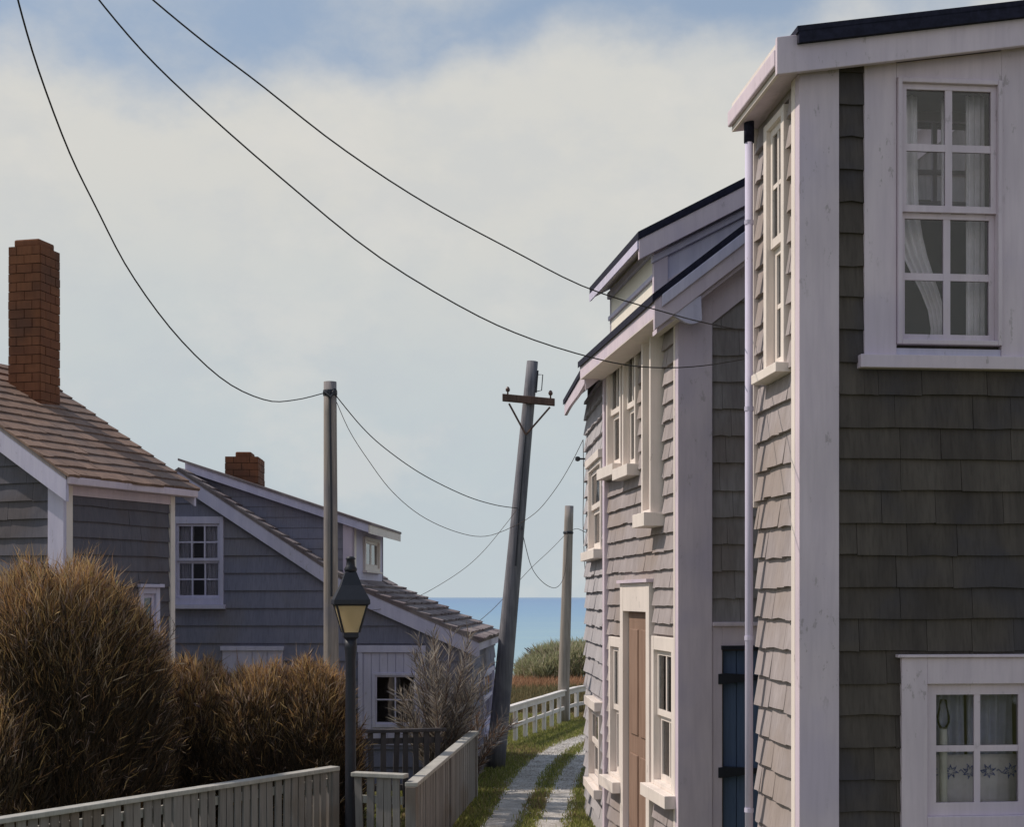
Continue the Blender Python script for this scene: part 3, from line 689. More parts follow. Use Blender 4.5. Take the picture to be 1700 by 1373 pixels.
# eave cornice on the street side with a curved return at the near end
MB().fbox(Fr((FB.O), FB.U, FB.N), -ovB, -.05, zB - .16, zB - .13, -LB - .03, .20).build('eave_soffit', M['cream'], hB)
MB().fbox(FB, -ovB - .001, -ovB + .03, zB - .155, zB - .005, -LB - .05, .199).build('fascia', M['white'], hB, bevel=.005)
pts = [(-ovB + .0, zB - .04), (-ovB + .04, zB - .165)] + [(-ovB + .04 + .36 * k / 8, zB - .165 + .035 * math.sin(k / 8 * 2 * math.pi)) for k in range(9)] + [(.10, zrB(.10) - .27), (-ovB + .2, zB - .06)]
MB().prism(FB, pts, .19, .235).build('eave_return', M['white_far'], hB)
# dormer
sD0, sD1 = .92, 3.0
tD = .53; zD = 5.80
FD1 = Fr(SB.pt(sD0, 0, 0), FB.U, FB.N)            # camera-facing cheek
zd = lambda u: zD + tD * u
def prismD(poly, n0, n1, name, mat): return MB().prism(FD1, poly, n0, n1).build(name, mat, hB)
prismD([(0.0, zrB(0) - .05), (1.75, zrB(1.75) + .0), (1.75, zd(1.75)), (0.0, zd(0))], -.08, 0, 'dormer_cheek', M['white_far'])
prismD([(0.0, zrB(0) + .10), (1.2, zd(1.2) - .35), (1.2, zd(1.2) - .33), (0.0, zrB(0) + .13)], 0, .012, 'dormer_moulding', M['white'])
MB().fbox(FD1, -.03, .10, zrB(0) - .10, zd(0) - .02, -.03, .03).build('dormer_corner_board', M['white'], hB, bevel=.004)
MB().fbox(SB, sD0 + .035, sD1, zrB(0) - .25, zD - .002, -.10, .0).build('dormer_wall', M['cream_bright'], hB)
MB().fbox(SB, sD0 + .035, sD1 - .02, zD - .34, zD - .30, .0, .025).build('dormer_moulding', M['white_far'], hB)
MB().fbox(SB, sD0 + .035, sD1 - .02, zD - .12, zD - .05, .0, .035).build('dormer_moulding', M['white_far'], hB, bevel=.006)
MB().fbox(Fr(SB.pt(sD1, 0), FB.U, -FB.N), 0, 1.7, zrB(0) - .2, zD, -.08, 0).build('dormer_cheek', M['white_far'], hB)
def slabD(u0, u1, n0, n1, lo, hi, name, mat, bevel=0):
    c_ = [FD1.pt(u, zd(u) + z_, n) for z_ in (lo, hi) for (u, n) in ((u0, n0), (u1, n0), (u1, n1), (u0, n1))]
    return MB().hexa(c_).build(name, mat, hB, bevel=bevel)
LD = sD1 - sD0
slabD(-.20, 3.0, .16, -LD - .08, .06, .13, 'dormer_roof', M['roof_dark'])
slabD(-.19, 3.0, .11, .15, -.12, .058, 'dormer_rake_board', M['white'], .005)
slabD(-.18, 3.0, .109, -LD - .06, .0, .058, 'dormer_soffit', M['cream'])
slabD(-.205, -.181, .14, -LD - .07, -.02, .057, 'dormer_fascia', M['white_far'])
slabD(-.05, 3.0, .001, .05, -.20, -.13, 'dormer_moulding', M['white_far'], .01)

# ================================================================ HOUSE C (far right)
C0 = ((1010 - CX) / FPX * 15.2, 15.2); AC = math.atan2(.042, 1)
FC = wallframe(*C0, AC, 'face'); SCF = wallframe(*C0, AC, 'street'); LC = 2.35; WC = 4.5
hC = thing('shingled_house', (C0[0], C0[1], 0), 'farthest house on the right, pale silvery shingles, cable bracket at its corner', 'house', 'shingled houses along the right of the lane')
zC = 5.00; tC = .80; ovC = .26
wC1 = rectS(SCF, 984, 1006, 770, 915); wC2 = rectS(SCF, 985, 1003, 1175, 1300)
backing(hC, SCF, 0, LC, 0, zC + .02, M['shingle_pale'], [inset(wC1, .05), inset(wC2, .05)])
zrC = lambda u: zC + tC * (u + ovC)
RC = [(-tC, 1, zC + tC * ovC - .08), (tC, 1, zC + tC * (ovC + WC) - .08)]
backing(hC, FC, 0, WC, 0, 9, M['shingle_mid'], planes=RC)
backing(hC, Fr(SCF.pt(LC, 0), FC.U, -FC.N), 0, WC, 0, 9, M['shingle_mid'], planes=RC)
backing(hC, Fr(FC.pt(WC, 0), SCF.U, -SCF.N), .1, LC - .1, 0, zC, M['shingle_mid'])
shingles(hC, SCF, 0.0, LC + .02, 0, zC - .02, .19, (.22, .55), M['shingle_pale'], (), [(a - .02, b + .02, c - .1, d + .1) for a, b, c, d in (wC1, wC2)], butt=.045, visible=lambda u, v: v > .1, wave=.009)
kw2 = dict(cols=1, rows=1, mw=.03, sash_w=.05, proud=.06, recess=.035, mat=M['cream'], glass=M['glass_dark'], room=.3)
window(hC, SCF, *wC1, case=(.08, .08, .04, .05), sill=(.04, .10, .08), head=(.03, .09, .03), **kw2)
window(hC, SCF, *wC2, case=(.08, .08, .04, .05), sill=(.04, .10, .06), head=(.03, .10, .05), **kw2)
def slabC(u0, u1, n0, n1, lo, hi, name, mat, zf=zrC):
    c_ = [FC.pt(u, zf(u) + z_, n) for z_ in (lo, hi) for (u, n) in ((u0, n0), (u1, n0), (u1, n1), (u0, n1))]
    return MB().hexa(c_).build(name, mat, hC)
hf = WC / 2
slabC(-ovC - .02, hf, .20, -LC - .22, -.02, .04, 'roof', M['roof_dark'])
slabC(hf, WC + ovC, .20, -LC - .22, -.02, .04, 'roof', M['roof_dark'], lambda u: zrC(hf) - tC * (u - hf))
slabC(-ovC, hf, .19, -LC - .20, -.07, -.021, 'soffit', M['white_far'])
slabC(-ovC, hf, .15, .19, -.25, -.071, 'rake_board', M['white'])
fc = MB()
sc_n = 12
pts = [(.18, zC - .03)] + [(.18 - (LC + .36) * k / 48, zC - .17 - .012 * math.sin(k / 48 * math.pi * 2)) for k in range(49)] + [(-LC - .18, zC - .03)]
MB().prism(Fr(FC.O, FC.N, -FC.U), pts, ovC - .03, ovC + .005).build('fascia', M['white'], hC)
pe = SCF.pt(LC - .02, 4.28, .03)
MB().tube([pe, pe + SCF.N * .09], .012, 6).build('cable_bracket', M['iron'], hC)
MB().lathe((pe + SCF.N * .09)[:], [(.01, -.03), (.03, -.02), (.03, .02), (.01, .03)], 8).build('cable_insulator', M['iron'], hC)

# ================================================================ HOUSE D (far left, chimney)
eD = Vector((.403, .915, 0)).normalized(); nD = Vector((-.915, .403, 0)).normalized()
D0 = Vector(((105 - CX) / FPX * 15.0, 15.0, 0))
FDw = Fr(D0, eD, -nD); GD = Fr(D0, nD, -eD)
LDw = FDw.u(283); WD = 4.6
hD = thing('weathered_cottage', (D0.x, D0.y, 0), 'left cottage with a tall brick chimney and warm brown shingled roof', 'house')
zDe = 3.86; tDr = .62; ovD = .17
zrd = lambda s: zDe + tDr * (s + ovD)
RD = [(-tDr, 1, zDe + tDr * ovD - .06), (tDr, 1, zDe + tDr * (ovD + WD) - .06)]
wtop = zrd(0) - .08
wd1 = (FDw.u(228), FDw.u(262), .9, FDw.z(1.6, 976))
backing(hD, FDw, 0, LDw, 0, wtop, M['board_dark'], [inset(wd1, .04)])
backing(hD, GD, .05, WD, 0, 9, M['board_dark'], planes=RD)
backing(hD, Fr(FDw.pt(LDw, 0), nD, eD), .05, WD, 0, 9, M['board_dark'], planes=RD)
backing(hD, Fr(GD.pt(WD, 0), eD, nD), .1, LDw - .1, 0, wtop, M['board_dark'])
def boards(parent, F, u0, u1, v0, v1, ch, mat, holes=(), planes=(), butt=.03, name='board'):
    shingles(parent, F, u0, u1, v0, v1, ch, (u1 - u0 + .5, u1 - u0 + .6), mat, planes, holes, butt, name, wave=.004)
boards(hD, FDw, .12, LDw - .05, 0, wtop - .12, .17, M['board_dark'], [(wd1[0], wd1[1], wd1[2] - .05, wd1[3] + .05)])
shingles(hD, GD, .17, WD, 0, 9, .19, (.3, .6), M['board_dark'], [(-tDr, 1, zDe + tDr * ovD - .30)], butt=.03, visible=lambda u, v: u < 1.1)
window(hD, FDw, *wd1, case=(.07, .07, .07, .07), cols=1, rows=2, mat=M['white_far'], glass=M['glass_dark'], head=(.03, .04, .04), room=.3)
MB().fbox(GD, -.04, .17, 0, zrd(.0) - .10, -.03, .04).build('corner_board', M['white_far'], hD, bevel=.004)
MB().fbox(FDw, .001, .10, 0, wtop - .01, -.03, .041).build('corner_board', M['cream'], hD, bevel=.004)
MB().fbox(FDw, LDw - .05, LDw + .03, 0, wtop - .01, -.06, .045).build('corner_board', M['cream'], hD, bevel=.004)
MB().fbox(FDw, .10, LDw - .05, wtop - .22, wtop - .0, -.02, .038).build('frieze', M['white'], hD)
MB().fbox(FDw, -.14, LDw + .26, zDe - .10, zDe - .02, .05, ovD + .03).build('fascia', M['white'], hD, bevel=.01)
def slabDr(s0, s1, e0, e1, lo, hi, name, mat, zf=zrd, bevel=0):
    c_ = [GD.pt(s_, zf(s_) + z_, -e_) for z_ in (lo, hi) for (s_, e_) in ((s0, e0), (s1, e0), (s1, e1), (s0, e1))]
    return MB().hexa(c_).build(name, mat, hD, bevel=bevel)
slabDr(-ovD, WD / 2, -.16, LDw + .27, -.05, .0, 'roof', M['roof_grey'])
slabDr(WD / 2, WD + ovD, -.16, LDw + .27, -.05, .0, 'roof', M['roof_grey'], lambda s: zrd(WD / 2) - tDr * (s - WD / 2))
slabDr(-ovD, WD / 2, -.155, -.11, -.28, -.051, 'rake_board', M['white_far'], bevel=.004)
slabDr(-ovD, WD / 2, LDw + .22, LDw + .26, -.2, -.051, 'rake_board', M['white_far'], bevel=.004)
Vd = (nD + Vector((0, 0, tDr))).normalized(); Nd = (-nD * tDr + Vector((0, 0, 1))).normalized()
RoofD = Fr(GD.pt(-ovD - .03, zDe - .02, .17), eD, Nd, Vd)
shingles(hD, RoofD, 0, LDw + .47, 0, (WD / 2 + ovD) * math.hypot(1, tDr) + .05, .20, (.17, .38), M['roof_warm'], butt=.026, name='roof_shingle', wave=.015)
def chimney(parent, cx, cy, w, dep, z0, z1, ang, bh=.075, bw=.20, crown=None):
    c, s_ = math.cos(ang), math.sin(ang); U = Vector((c, s_, 0)); V2 = Vector((-s_, c, 0))
    O = Vector((cx, cy, 0)) - U * w / 2 - V2 * dep / 2
    ch = MB().fbox(Fr(O, U, -V2), .012, w - .012, z0, z1 - .02, -.012, -dep + .012).build('chimney', M['mortar'], parent)
    faces = [(Fr(O, U, -V2), w), (Fr(O + U * w, V2, U), dep), (Fr(O + U * w + V2 * dep, -U, V2), w), (Fr(O + V2 * dep, -V2, -U), dep)]
    meshes = {}
    pl = wloc(ch); row = 0; z = z0
    while z < z1 - .02:
        for fi, (F, L) in enumerate(faces):
            nb = max(1, round(L / bw)); o2 = (.5 if (row + fi) % 2 else 0) * L / nb; u = -o2
            while u < L - .01:
                a, b = max(0, u), min(L, u + L / nb); u += L / nb
                if b - a < .03: continue
                key = round(b - a, 3)
                if key not in meshes:
                    hw_ = (b - a) / 2 - .004; me = bpy.data.meshes.new('brick')
                    vs = [(x * hw_, y, zz) for zz in (.004, bh - .004) for (x, y) in ((-1, -.006), (1, -.006), (1, .05), (-1, .05))]
                    me.from_pydata(vs, [], [(3, 2, 1, 0), (4, 5, 6, 7), (0, 1, 5, 4), (1, 2, 6, 5), (2, 3, 7, 6), (3, 0, 4, 7)]); me.materials.append(M['brick']); meshes[key] = me
                o = bpy.data.objects.new('brick', meshes[key]); COL.objects.link(o); o.parent = ch
                R = Matrix((tuple(F.U), tuple(-F.N), (0, 0, 1))).transposed().to_4x4()
                o.matrix_basis = Matrix.Translation(F.pt((a + b) / 2, z, random.uniform(-.003, .004)) - pl) @ R
        row += 1; z += bh
    if crown:
        k, h = crown
        O2 = Vector((cx, cy, 0)) - U * w * k / 2 - V2 * dep * k / 2
        MB().fbox(Fr(O2, U, -V2), 0, w * k, z1 - .02, z1 + h, 0, -dep * k).build('chimney_cap', M['brick'], ch, bevel=.02)
    return ch
cS = 1.6; cT = -.425 + 1.109 * cS; cP = GD.pt(cS, 0, -cT); cdp = cP.y
chimney(hD, cP.x, cdp, .41, .41, 4.35, EYE + (HY - 412) / FPX * cdp, math.radians(-14), bh=.105, bw=.21, crown=(.8, .07))
cX2 = (0 - CX) / FPX * 18.3
chimney(hD, cX2 - .03, 18.3, .45, .40, 4.6, EYE + (HY - 618) / FPX * 18.3, math.radians(-14), bh=.105, bw=.22)

# ================================================================ HOUSE E (centre left, dormer)
vE = Vector((.066, 1, 0)).normalized(); uE = Vector((-1, .066, 0)).normalized()
E0 = Vector(((782 - CX) / FPX * 20, 20, 0))
FE = Fr(E0, uE, -vE); SE = Fr(E0, vE, -uE)
hE = thing('blue_grey_cottage', (E0.x, E0.y, 0), 'low blue-grey cottage with long sloping roof, shed dormer and square brick chimney', 'house')
LE = 4.0; WE = 6.6
def EP(px, py): u = FE.u(px); return (u, FE.z(u, py))
k0 = EP(797, 1064); k1 = EP(588, 971); k2 = EP(300, 780)
s1 = (k1[1] - k0[1]) / (k1[0] - k0[0]); s2 = (k2[1] - k1[1]) / (k2[0] - k1[0])
def zE(u): return k0[1] + s1 * (u - k0[0]) if u < k1[0] else (k1[1] + s2 * (u - k1[0]) if u < k2[0] else k2[1] - s2 * (u - k2[0]))
e1 = (EP(289, 0)[0], 0); 
w1 = (FE.u(372), FE.u(287), FE.z(3.8, 1004), FE.z(3.8, 858))
w2 = (FE.u(470), FE.u(370), .3, FE.z(3, 1073)); w3 = (FE.u(704), FE.u(598), .55, FE.z(1, 1073))
g3 = (FE.u(690), FE.u(624), FE.z(1, 1202), FE.z(1, 1122))
P1 = [(-s1, 1, k0[1] - s1 * k0[0] - .03)]; P2 = [(-s2, 1, k1[1] - s2 * k1[0] - .03)]; P3 = [(s2, 1, k2[1] + s2 * k2[0] - .03)]
holesE = [inset(w1, .05), inset(g3, .02)]
backing(hE, FE, 0, k1[0], 0, 6, M['board_blue'], holesE, P1); backing(hE, FE, k1[0], k2[0], 0, 6, M['board_blue'], holesE, P2); backing(hE, FE, k2[0], WE, 0, 6, M['board_blue'], holesE, P3)
Fbk = Fr(SE.pt(LE, 0), uE, vE)
backing(hE, Fbk, 0, k1[0], 0, 6, M['board_blue'], (), P1); backing(hE, Fbk, k1[0], k2[0], 0, 6, M['board_blue'], (), P2); backing(hE, Fbk, k2[0], WE, 0, 6, M['board_blue'], (), P3)
swE = (SE.u(800), SE.u(818), .55, 1.48)
backing(hE, SE, .0, LE, 0, zE(0) - .05, M['board_blue'], [inset(swE, .05)])
backing(hE, Fr(FE.pt(WE, 0), vE, uE), .1, LE - .1, 0, zE(WE) - .05, M['board_blue'])
hh = [w1[:2] + (w1[2] - .06, w1[3]), w2, w3]
ch = .245
r = 0
while r * ch < 4.6:
    za, zb = r * ch, (r + 1) * ch
    for (ua, ub, pl_) in ((0.10, k1[0], P1), (k1[0], k2[0], P2), (k2[0], WE, P3)):
        pl_ = [(a, b, c - .19) for a, b, c in pl_]
        for (a, b, c, d) in sub_rects((ua, ub, za, zb + .01), hh):
            q = clip_poly([(a, c), (b, c), (b, d), (a, d)], pl_)
            if len(q) < 3: continue
            k = len(q); fn = lambda v: .006 + .026 * (1 - max(0, min(1, (v - za) / ch)))
            MB().add([FE.pt(x, y, fn(y)) for x, y in q] + [FE.pt(x, y, -.004) for x, y in q], [tuple(range(k))] + [(i, k + i, k + (i + 1) % k, (i + 1) % k) for i in range(k)]).build('board', M['board_blue'], hE)
    r += 1
boards(hE, SE, .02, LE, 0, zE(0) - .1, .2, M['board_blue'], [(swE[0], swE[1], swE[2] - .05, swE[3] + .02)])
window(hE, FE, *w1, case=(.055, .055, .09, .10), cols=3, rows=2, mw=.022, sash_w=.035, mat=M['white_far'], glass=M['glass_dark'], sill=(.03, .06, .06), proud=.045,
       curtain=[drape(0, .40, 0, 1, 'curtain', -.09, 4), drape(.64, 1, 0, 1, 'curtain', -.09, 4)])
window(hE, SE, *swE, case=(.12, .12, .07, .07), cols=2, rows=1, mat=M['white_far'], glass=M['glass_dark'], sill=(.03, .05, .05))
# plank shutters / door fronts
sh = MB().fbox(FE, w2[0], w2[1], w2[2], w2[3], -.01, .03).build('shutter', M['white_far'], hE)
for i in range(4):
    w_ = (w2[1] - w2[0]) / 4; MB().fbox(FE, w2[0] + i * w_ + .005, w2[0] + (i + 1) * w_ - .005, w2[2], w2[3] - .06, .031, .045).build('plank', M['white_far'], sh)
MB().fbox(FE, w2[0] - .02, w2[1] + .02, w2[3] - .06, w2[3], .03, .07).build('head_board', M['white_far'], sh)
dE = backing(hE, FE, w3[0], w3[1], w3[2], w3[3], M['white_far'], [g3], (), .03, 'door'); dE.location += -vE * .035
npk = 7
for i in range(npk):
    w_ = (w3[1] - w3[0] - .1) / npk; a = w3[0] + .05 + i * w_
    for (x0, x1, y0, y1) in sub_rects((a + .004, a + w_ - .004, w3[2], w3[3] - .09), [(g3[0] - .04, g3[1] + .04, g3[2] - .05, g3[3] + .04)]):
        MB().fbox(FE, x0, x1, y0, y1, .031, .045).build('plank', M['white_far'], dE)
MB().fbox(FE, w3[0] - .02, w3[0] + .045, w3[2], w3[3], .032, .065).build('door_casing', M['white_far'], dE)
MB().fbox(FE, w3[1] - .045, w3[1] + .02, w3[2], w3[3], .032, .065).build('door_casing', M['white_far'], dE)
MB().fbox(FE, w3[0] - .03, w3[1] + .03, w3[3] - .085, w3[3] + .01, .032, .075).build('door_casing', M['white_far'], dE)
window(hE, FE, g3[0] - .04, g3[1] + .04, g3[2] - .05, g3[3] + .04, case=(.04, .04, .05, .04), double=False, cols=2, rows=2, mw=.02, sash_w=.02, mat=M['white_far'], glass=M['glass_dark'], n0=.02, proud=.045, recess=.02)
# roof slabs along depth
def slabE(ua, ub, e0, e1, lo, hi, name, mat, zf=None, bevel=0, par=None):
    zf = zf or zE
    c_ = [FE.pt(u, zf(u) + z_, -e) for z_ in (lo, hi) for (u, e) in ((ua, e0), (ub, e0), (ub, e1), (ua, e1))]
    return MB().hexa(c_).build(name, mat, par or hE, bevel=bevel)
ue = k0[0]
for (a, b) in ((ue, k1[0] - 1e-6), (k1[0] + 1e-6, k2[0] - 1e-6), (k2[0] + 1e-6, WE + .2)):
    slabE(a, b, -.14, LE + .1, -.03, .015, 'roof', M['roof_grey'])
    slabE(a, b, -.13, -.09, -.235, -.031, 'rake_board', M['white_far'], bevel=.004)
MB().fbox(SE, -.12, LE + .1, k0[1] - .14, k0[1] - .03, .05, -ue - .02 if ue < 0 else .08).build('fascia', M['white_far'], hE)
# lower roof shingles, upper right slope shingles
for (a, b, sl, nm) in ((k0[0], k1[0], s1, 0), (k1[0], k2[0], s2, 1)):
    V_ = (uE + Vector((0, 0, sl))).normalized(); N_ = (-uE * sl + Vector((0, 0, 1))).normalized()
    RF = Fr(FE.pt(a - (.03 if nm == 0 else 0), zE(a) + .012 - (.03 * sl if nm == 0 else 0), .15), vE, N_, V_)
    if nm == 0: shingles(hE, RF, 0, LE + .25, 0, (b - a + .03) * math.hypot(1, sl), .20, (.30, .60), M['roof_grey'], butt=.045, name='roof_shingle', wave=.012)
    else:
        shingles(hE, RF, 0, .50, 0, (b - a) * math.hypot(1, sl), .20, (.2, .3), M['roof_grey'], butt=.03, name='roof_shingle', wave=.012)
        shingles(hE, RF, 3.3, LE + .25, 0, (b - a) * math.hypot(1, sl), .20, (.3, .6), M['roof_grey'], butt=.03, name='roof_shingle', wave=.012, cap=60)
# shed dormer
e0_, e1_ = .42, 3.25
FEd = Fr(SE.pt(e0_, 0), uE, -vE)
de = FEd.u(585); zde = FEd.z(FEd.u(614), 880)        # face position and eave underside
dt = FEd.u(312); zdt = FEd.z(dt, 779)
sd = (zdt - zde) / (dt - FEd.u(614)); zdm = lambda u: zde + sd * (u - FEd.u(614))
MB().prism(FEd, [(de, zE(de) - .02), (dt - .35, zE(dt - .35)), (dt - .3, zdm(dt - .3)), (de, zdm(de))], -.08, 0).build('dormer_cheek', M['board_blue'], hE)
zz = zE(de) + .05; pl0 = [(-sd, 1, zde - sd * FEd.u(614) - .02), (s2, -1, -(k1[1] - s2 * k1[0]) - .02)]
shingles(hE, FEd, de + .12, dt, zz - .2, 5, .15, (3, 4), M['board_blue'], pl0, butt=.02, name='dormer_board')
SEd = Fr(FEd.pt(de, 0), vE, -uE)
dl = e1_ - e0_
wdE = (SEd.u(603), SEd.u(628), SEd.z(1.2, 948), SEd.z(1.2, 892))
backing(hE, SEd, 0, dl, zE(de) - .05, zdm(de), M['white_far'], [inset(wdE, .03)], name='dormer_wall')
window(hE, SEd, *wdE, case=(.07, .07, .05, .05), cols=2, rows=1, double=False, mat=M['cream'], glass=M['glass_dark'], sill=(.03, .03, .03), mw=.10)
MB().fbox(FEd, de - .03, de + .13, zE(de) - .05, zdm(de) - .005, .0, .03).build('dormer_corner_board', M['white'], hE)
MB().fbox(SEd, -.03, .16, zE(de) - .05, zdm(de) - .005, .0, .03).build('dormer_corner_board', M['cream'], hE)
MB().prism(Fr(SE.pt(e1_, 0), uE, vE), [(de, zE(de)), (dt - .3, zE(dt - .3)), (dt - .3, zdm(dt - .3)), (de, zdm(de))], -.08, 0).build('dormer_cheek', M['board_blue'], hE)
ur = FEd.u(614)
def slabEd(ua, ub, n0, n1, lo, hi, name, mat):
    c_ = [FEd.pt(u, zdm(u) + z_, n) for z_ in (lo, hi) for (u, n) in ((ua, n0), (ub, n0), (ub, n1), (ua, n1))]
    return MB().hexa(c_).build(name, mat, hE)
slabEd(ur - .03, dt + .1, .16, -dl - .12, .075, .11, 'dormer_roof', M['roof_grey'])
slabEd(ur, dt, .11, .14, -.04, .074, 'dormer_rake_board', M['white_far'])
slabEd(ur, dt, .109, -dl - .10, .02, .074, 'dormer_soffit', M['white_far'])
slabEd(ur - .02, ur - .001, .13, -dl - .1, -.05, .074, 'dormer_fascia', M['cream'])
ced = 21.9; chimney(hE, (407 - CX) / FPX * ced, ced, .48, .80, 3.9, EYE + (HY - 760) / FPX * ced, math.radians(3), bh=.10, bw=.20, crown=(.5, .07))

# ================================================================ poles, lamp, wires
def rings(p0, p1, r0, r1, n=14):
    return [p0.lerp(p1, i / n) for i in range(n + 1)], [r0 + (r1 - r0) * i / n for i in range(n + 1)]
pl1 = P(548, 992, 17.5)
p1 = thing('utility_pole', (pl1.x, 17.5, 0), 'upright pale wooden pole just behind the street lamp', 'utility pole', 'wooden utility poles')
top1 = Vector((pl1.x, 17.5, P(548, 634, 17.5).z))
pts, rs = rings(Vector((pl1.x + .02, 17.5, 0)), top1, .098, .078); MB().tube(pts, rs, 18).build('pole', M['pole'], p1, smooth=True)
MB().lathe((top1.x, top1.y, top1.z - .17), [(.084, 0), (.088, .02), (.088, .05), (.084, .07)], 14).build('cable_band', M['iron'], p1)
MB().tube([top1 + Vector((.01, -.085, -.12)), top1 + Vector((.015, -.10, -.5)), top1 + Vector((.03, -.105, -1.6)), top1 + Vector((.03, -.11, -2.6))], .014, 6).build('ground_wire', M['iron'], p1)
MB().tube([top1 + Vector((-.06, -.08, -.13)), top1 + Vector((.02, -.12, -.20)), top1 + Vector((.07, -.07, -.10))], .022, 6).build('cable_clamp', M['iron'], p1)

b2 = P(822, 992, 22); b2.z = 0; t2 = P(884, 600, 22)
p2 = thing('utility_pole', (b2.x, 22, 0), 'leaning dark wooden pole with a crossarm beside the lane', 'utility pole', 'wooden utility poles')
pts, rs = rings(b2, t2, .15, .085); MB().tube(pts, rs, 18).build('pole', M['pole_dark'], p2, smooth=True)
ax = (t2 - b2).normalized()
def on2(py, n=0, off=0): f = (P(850, py, 22).z) / t2.z; q = b2.lerp(t2, f); return q + Vector((off, -n, 0))
ca, cb_ = P(834, 660, 21.88), P(921, 668, 21.88)
MB().hexa([ca + Vector((0, -.04, -.055)), cb_ + Vector((0, -.04, -.055)), cb_ + Vector((0, .04, -.055)), ca + Vector((0, .04, -.055)), ca + Vector((0, -.04, .055)), cb_ + Vector((0, -.04, .055)), cb_ + Vector((0, .04, .055)), ca + Vector((0, .04, .055))]).build('crossarm', M['arm'], p2, bevel=.008)
vb = P(873, 722, 21.86)
for q in (P(845, 670, 21.84), P(913, 676, 21.84)): MB().tube([q, vb], .016, 6).build('brace', M['arm'], p2)
MB().tube([vb, P(869, 760, 21.85), P(862, 850, 21.84), P(856, 940, 21.84)], .016, 6).build('ground_wire', M['iron'], p2)
for q in (P(843, 655, 21.88), P(914, 661, 21.88)): MB().lathe(q[:], [(.012, 0), (.012, .04), (.03, .05), (.035, .08), (.02, .11), (.008, .12)], 8).build('insulator', M['ceramic'], p2, smooth=True)
q0, q1 = P(893, 615, 21.95), P(890, 652, 21.95)
MB().tube([q0, q1], .012, 6).build('bracket', M['iron'], p2); MB().tube([P(893, 622, 21.95), P(901, 622, 21.95), P(899, 648, 21.95), P(890, 650, 21.95)], .008, 5).build('bracket', M['iron'], p2)
b3 = P(934, 992, 30); b3.z = 0; t3 = P(945, 840, 30)
p3 = thing('utility_pole', (b3.x, 30, 0), 'short brown wooden pole rising from behind the white rail fence', 'utility pole', 'wooden utility poles')
b3 = Vector((b3.x, 30, 0)); pts, rs = rings(b3, t3, .125, .09); MB().tube(pts, rs, 16).build('pole', M['pole'], p3, smooth=True)
MB().lathe((t3.x - .02, 30, P(944, 887, 30).z), [(.10, 0), (.11, .03), (.10, .06)], 10).build('cable_band', M['iron'], p3)

# street lamp
dl_ = 14.05; lx = (582 - CX) / FPX * dl_; LZ = lambda py: EYE + (HY - py) / FPX * dl_
lp = thing('street_lamp', (lx, dl_, 0), 'black lantern street lamp with amber glass standing at the end of the brown hedge', 'street lamp')
MB().lathe((lx, dl_, 0), [(.11, 0), (.11, .25), (.075, .32), (.055, .4), (.050, LZ(1130)), (.048, LZ(1100)), (.060, LZ(1075)), (.058, LZ(1062))], 14).build('post', M['iron'], lp, smooth=True)
rt = math.radians(45 + 12)
lant = MB().lathe((lx, dl_, 0), [(.05, LZ(1064)), (.10, LZ(1058)), (.10, LZ(1050))], 4, rt).build('lantern_base', M['iron'], lp)
zb_, zt_ = LZ(1050), LZ(1003); rb_, rt_ = .108, .211
for k in range(4):
    a0_, a1_ = rt + k * math.pi / 2, rt + (k + 1) * math.pi / 2
    A_ = [Vector((lx + r_ * math.cos(a_), dl_ + r_ * math.sin(a_), z_)) for (r_, z_, a_) in ((rb_, zb_, a0_), (rb_, zb_, a1_), (rt_, zt_, a1_), (rt_, zt_, a0_))]
    cen = sum(A_, Vector()) / 4; inn = (Vector((lx, dl_, cen.z)) - cen).normalized() * .006
    MB().hexa([A_[0], A_[1], A_[1] + inn, A_[0] + inn, A_[3], A_[2], A_[2] + inn, A_[3] + inn]).build('glass_panel', M['lampglass'], lp)
    MB().tube([A_[0], A_[3]], .011, 6).build('lantern_bar', M['iron'], lp)
MB().lathe((lx, dl_, 0), [(.211, LZ(1006)), (.246, LZ(1003)), (.242, LZ(996)), (.14, LZ(972)), (.078, LZ(951)), (.046, LZ(948))], 4, rt).build('lantern_roof', M['iron'], lp)
MB().lathe((lx, dl_, 0), [(.055, LZ(950)), (.065, LZ(945)), (.045, LZ(940)), (.04, LZ(930)), (.05, LZ(928)), (.03, LZ(924))], 10).build('finial', M['iron'], lp, smooth=True)
MB().lathe((lx, dl_, 0), [(.02, LZ(1048)), (.035, LZ(1040)), (.045, LZ(1028)), (.04, LZ(1020)), (.015, LZ(1015))], 10).build('bulb', M['iron'], lp, smooth=True)

